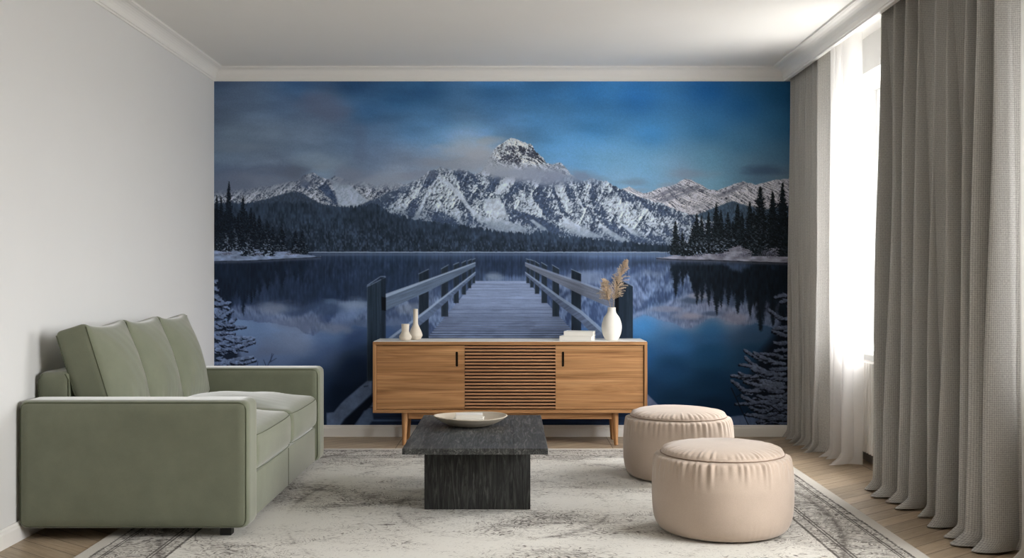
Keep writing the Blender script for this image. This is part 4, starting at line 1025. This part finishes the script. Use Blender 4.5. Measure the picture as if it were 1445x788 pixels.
book('book', .215, .155, .030, (.437, 7.07, TOPZ + .0002), math.radians(-15), 'larger white book at the bottom of the stack on the sideboard', 'white books on the sideboard')
book('book', .195, .130, .030, (.452, 7.075, TOPZ + .0306), math.radians(-13), 'smaller white book lying on top of the larger book', 'white books on the sideboard')

def plume_mat():
    t = NT('dried_pampas_fluff'); v = t.coord(); n = t.noise(v, 160, 2); n2 = t.noise(v, 22, 3)
    c = t.ramp(n, [(.3, lin(196, 172, 142)), (.5, lin(232, 214, 188)), (.7, lin(250, 240, 222))]); c = t.mix(c, lin(176, 150, 118), t.ramp(n2, [(.45, BLACK), (.75, (.5, .5, .5, 1))]))
    t.set(c, .95, sheen=.4, spec=.1)
    tr = t.n('ShaderNodeBsdfTranslucent'); t.l(c, tr.inputs[0]); mx = t.n('ShaderNodeMixShader'); mx.inputs[0].default_value = .3
    t.l(t.b.outputs[0], mx.inputs[1]); t.l(tr.outputs[0], mx.inputs[2]); t.l(mx.outputs[0], t.o.inputs[0]); return t.m
M['plume'] = plume_mat(); M['stem'] = NT('straw_stem').set(lin(176, 152, 112), .8).m
def pampas(axis, wid, seed, label, n=2100):
    # axis: points from vase bottom to tip, in metres
    rn = random.Random(seed); A = [Vector(p) for p in spline(axis, 10)]; base = A[0]
    r = empty('pampas_stem', base); tag(r, label, 'dried grass', 'pampas plumes in the white vase')
    bm = bmesh.new(); add_tube(bm, [p - base for p in A], [.0016 * (1 - .6 * i / len(A)) for i in range(len(A))], 6); obj('stem', bm, M['stem'], r, True)
    s0 = wid[0]; bm = bmesh.new()
    def at(t):
        f = t * (len(A) - 1); i = min(int(f), len(A) - 2); return A[i].lerp(A[i + 1], f - i), (A[i + 1] - A[i]).normalized()
    nb = 95
    for ib in range(nb):
        u = (ib + rn.random()) / nb; t = s0 + (1 - s0) * u * .97; p, d = at(t)
        L_ = wid[1] * (.35 + .65 * math.sin(min(1, u * .95 + .16) * PI) ** .7) * rn.uniform(.65, 1.2) * (1 - .25 * u)
        a = rn.uniform(0, 2 * PI); s = d.cross(Vector((0, 1, 0))).normalized(); q = s.cross(d); out = s * math.cos(a) + q * math.sin(a)
        dirv = (out * (1.0 - .45 * u) + d * rn.uniform(.9, 1.7)).normalized(); cur = p.copy(); sp = [cur.copy()]
        for k in range(6):
            cur = cur + dirv * L_ / 6; dirv = (dirv + Vector((0, 0, -.10)) + out * .05).normalized(); sp.append(cur.copy())
        add_tube(bm, [x - base for x in sp], [.0007] * 6 + [.0003], 3, cap=False)
        for hr in range(int(n / nb)):
            v = rn.random() ** .8 * 5.98; k = int(v); c = sp[k].lerp(sp[k + 1], v - k); dd = (sp[k + 1] - sp[k]).normalized()
            rv = Vector((rn.gauss(0, 1), rn.gauss(0, 1), rn.gauss(0, 1))).normalized(); e = c + (dd * .9 + rv * .75).normalized() * rn.uniform(.006, .016)
            side = (e - c).cross(rv).normalized() * rn.uniform(.0005, .0011); m_ = c.lerp(e, .55)
            vs = [bm.verts.new(c - base), bm.verts.new(m_ - base + side), bm.verts.new(e - base), bm.verts.new(m_ - base - side)]; bm.faces.new(vs)
    obj('plume', bm, M['plume'], r); return r
vx, vy, vz = .664, 7.085, TOPZ
pampas([(vx + .004, vy, vz + .020), (vx + .010, vy, vz + .215), (vx + .030, vy + .005, vz + .33), (vx + .062, vy, vz + .43), (vx + .094, vy, vz + .525)], (.34, .078), 2, 'tall pampas plume leaning right out of the white vase', 6500)
pampas([(vx - .006, vy, vz + .020), (vx - .008, vy, vz + .215), (vx - .026, vy - .005, vz + .28), (vx - .040, vy, vz + .33), (vx - .046, vy, vz + .395)], (.40, .070), 7, 'shorter pampas plume leaning left out of the white vase', 5200)

# ---------------------------------------------------------------- poufs
def make_pouf(seed):
    rn = random.Random(seed)
    side = spline([(.262, .3335), (.2835, .317), (.296, .280), (.3005, .225), (.301, .155), (.298, .095), (.288, .048), (.268, .016), (.235, .003), (.20, .001)], 9)
    top = spline([(.262, .3335), (.249, .350), (.215, .364), (.15, .3735), (.07, .3785), (.001, .380)], 9)
    pl = []
    a = 0.0
    while a < 2 * PI - .04:
        w = rn.uniform(.07, .15); pl.append((a, rn.uniform(.35, 1.0), w, rn.uniform(.6, 1.25))); a += w
    def pleat(an, depth):
        s = 0.0
        for (c, h, w, ln) in pl:
            d = abs((an - c + PI) % (2 * PI) - PI)
            if d < w * .62: s += h * (math.cos(d / (w * .62) * PI) * .5 + .5) * max(0.0, 1 - depth / (.12 * ln)) ** 1.5
        return s
    def mod_side(r, z, an):
        dp = .3335 - z; k = pleat(an, dp) * min(1, dp / .012)
        kb = pleat(an * 1.0 + 1.3, z * .9) * min(1.0, z / .03) * .35
        return r + .0165 * (k - .5 * max(0, 1 - dp / .12)) + .004 * max(0, 1 - dp / .05) * min(1, dp / .01) + .004 * kb + .0025 * math.sin(3 * an + seed) * math.sin(PI * z / .33), z
    def mod_top(r, z, an):
        dp = (.262 - r); k = pleat(an, dp * 1.5) * min(1, dp / .01)
        return r, z + .0095 * (k - .3 * max(0, 1 - dp / .08) * min(1, dp / .01)) + .002 * math.sin(2 * an + seed)*(r/.262)*(1 if dp>.01 else 0)
    root = empty('pouf', (0, 0, 0))
    bm = bmesh.new(); add_lathe(bm, [(0, .0005)] + list(reversed(side)), 520, mod=mod_side); bmesh.ops.recalc_face_normals(bm, faces=bm.faces); obj('side_cover', bm, M['pouf'], root, True)
    bm = bmesh.new(); add_lathe(bm, top[:-1] + [(0, .380)], 520, mod=mod_top); bmesh.ops.recalc_face_normals(bm, faces=bm.faces); obj('top_cover', bm, M['pouf'], root, True)
    bm = bmesh.new(); P = [(math.cos(2 * PI * k / 120) * (.2625 + .0008 * rn.uniform(-1, 1)), math.sin(2 * PI * k / 120) * .2625, .3340 + .0008 * rn.uniform(-1, 1)) for k in range(120)]
    add_tube(bm, P, .0016, 6, closed=True); obj('seam', bm, M['pouf_seam'], root, True)
    return root
p1 = make_pouf(1); p1.location = (.904, 4.575, RT + .0008); tag(p1, 'nearer round blush-beige fabric pouf on the rug', 'pouf', 'round poufs on the rug')
p2 = copy_tree(p1); p2.location = (.909, 5.815, RT + .0008); p2.rotation_euler = (0, 0, 2.1); tag(p2, 'farther round blush-beige pouf, partly behind the nearer one', 'pouf', 'round poufs on the rug')

# ---------------------------------------------------------------- radiator
def radiator():
    y0, y1, z0, z1 = 5.35, 6.72, .075, .600; r = empty('radiator', (2.085, (y0 + y1) / 2, 0)); tag(r, 'white ribbed panel radiator mounted under the window sill', 'radiator')
    L = (y1 - y0) / 2; prof = []
    n = int(2 * L / .045)
    # ribbed front sheet
    for k in range(n):
        c = -L + (k + .5) * 2 * L / n; h = L / n
        for (dy, dxx) in ((-h, 0), (-h * .55, 0), (-h * .35, -.009), (h * .35, -.009), (h * .55, 0)): prof.append((dxx - .012, c + dy))
    prof.append((-.012, L)); prof += [(-.002, L), (-.002, -L)]
    bm = bmesh.new(); A = [bm.verts.new((p, q, z0)) for p, q in prof]; B = [bm.verts.new((p, q, z1)) for p, q in prof]; m = len(prof)
    for k in range(m): bm.faces.new((A[k], A[(k + 1) % m], B[(k + 1) % m], B[k]))
    bm.faces.new(A[::-1]); bm.faces.new(B); bmesh.ops.recalc_face_normals(bm, faces=bm.faces); obj('front_panel', bm, M['radiator'], r)
    obj('rear_panel', box(.028, .038, -L, L, z0, z1, .003), M['radiator'], r)
    bm = bmesh.new(); add_box(bm, -.010, .036, -L, L, z1, z1 + .006, .001)
    obj('top_grille', bm, M['radiator'], r)
    for s in (-1, 1): obj('side_cover', box(-.010, .036, s * L - .004, s * L + .004, z0, z1, .001), M['radiator'], r)
    for s in (-1, 1): obj('bracket', box(.036, .054, s * .45 - .015, s * .45 + .015, z1 - .12, z1 - .03), M['radiator'], r)
    return r
radiator()

# ---------------------------------------------------------------- curtains
def curtain(name, crests, y_end, xc, mat, label, cat, group, amp=.045, seed=1, top=2.522, bot=.006, flare=.058, nz=46, per=22, spread=0.0, thick=.0025, amp_top=.85, lean=0.0, over=.42, tilt=.0):
    # crests: floor positions (Y) of the fold crests that point into the room, from far to near
    rn = random.Random(seed)
    cs = list(crests); n = len(cs); cols = []
    Yk = []
    mids = [cs[0] + (cs[0] - cs[1]) * .5 if n > 1 else cs[0] + .08] + [(a + b) / 2 for a, b in zip(cs, cs[1:])] + [y_end]
    for i in range(n):
        for k in range(per):
            t = k / per
            yb = mids[i] + (cs[i] - mids[i]) * t * 2 if t < .5 else cs[i] + (mids[i + 1] - cs[i]) * (t - .5) * 2
            cols.append((yb, (1 - math.cos(2 * PI * t)) / 2, math.sin(2 * PI * t), i))
    cols.append((mids[-1], 0.0, 0.0, n - 1))
    A = [rn.uniform(.75, 1.25) for _ in range(n + 1)]; sk = [rn.uniform(-.5, .5) for _ in range(n)]; fl = [rn.uniform(.6, 1.25) for _ in range(n)]
    bm = bmesh.new(); uvl = bm.loops.layers.uv.new('UVMap'); grid = []
    yc = sum(cs) / n
    zs = [bot + (top - bot) * (j / nz) ** 2.1 for j in range(nz + 1)]
    us = 0.0
    U = [0.0]
    for a, b in zip(cols, cols[1:]): U.append(U[-1] + math.hypot((a[0] - b[0]), (a[1] - b[1]) * amp * 2))
    for j, z in enumerate(zs):
        h = (z - bot) / (top - bot); row = []
        for ci, (y, c, s, i) in enumerate(cols):
            am = amp * A[i] * (amp_top * h + 1.0 * (1 - h)); cc = c
            pinch = 1 + .10 * math.sin(5 * h + i * 1.7) * (1 - h) * h * 2
            x = xc + tilt * h + am - 2 * am * cc * pinch + .006 * math.sin(3.1 * h * 2 + i * 2.3 + ci * .05) * (1 - h)
            yy = y + (yc - y) * spread * h + sk[i] * .03 * cc * (1 - h) - over * am * s * (.5 + .5 * (1 - h)) * 1.6 + lean * h
            zf = max(0.0, (.060 - z) / .060)                     # cloth turns outwards on the floor
            x -= flare * fl[i] * zf ** 1.3 * (cc ** .5)
            zz = z + .012 * zf * (1 - cc) 
            row.append(bm.verts.new((x, yy, max(bot, zz))))
        grid.append(row)
    for j in range(nz):
        for ci in range(len(cols) - 1):
            f = bm.faces.new((grid[j][ci], grid[j + 1][ci], grid[j + 1][ci + 1], grid[j][ci + 1]))
            for lp, (jj, cc_) in zip(f.loops, ((j, ci), (j + 1, ci), (j + 1, ci + 1), (j, ci + 1))): lp[uvl].uv = (U[cc_], zs[jj])
    o = obj(name, bm, mat, None, True)
    if thick:
        md = o.modifiers.new('thickness', 'SOLIDIFY'); md.thickness = thick; md.offset = 0
    tag(o, label, cat, group); return o
# far heavy panel in the corner
curtain('curtain', [7.275, 7.165, 7.035, 6.90, 6.77, 6.63], 6.56, 1.925, M['curtain'], 'grey linen curtain panel hanging in the corner beside the mural', 'curtain', None, amp=.050, seed=4, spread=-.02, tilt=.02)
curtain('sheer_curtain', [6.47, 6.38, 6.28, 6.185], 6.13, 1.975, M['sheer'], 'white sheer curtain hanging beside the far grey panel', 'curtain', None, amp=.045, seed=9, flare=.08, thick=0, spread=.0)
curtain('curtain', [5.48, 5.29, 5.16, 5.02, 4.85, 4.645, 4.47, 4.34, 4.22], 4.15, 1.955, M['curtain'], 'wide heavy grey linen curtain panel at the right, nearest the viewer', 'curtain', None, amp=.088, seed=6, flare=.062, tilt=.03, amp_top=.8, over=.5)
curtain('sheer_curtain', [4.09, 4.01, 3.93], 3.88, 1.99, M['sheer'], 'pale sheer strip standing in for a lit linen fold at the right edge behind the heavy panel', 'curtain', None, amp=.04, seed=12, flare=.05, thick=0)  # paler cloth put in place of a grey linen fold lit by the window
# the rail they hang from, hidden up behind the cornice
rail = obj('curtain_rail', box(1.925, 2.03, 3.3, 7.34, CEIL - .022, CEIL - .0005, .002), M['trim']); tag(rail, 'white ceiling curtain rail running behind the right cornice', 'curtain rail')
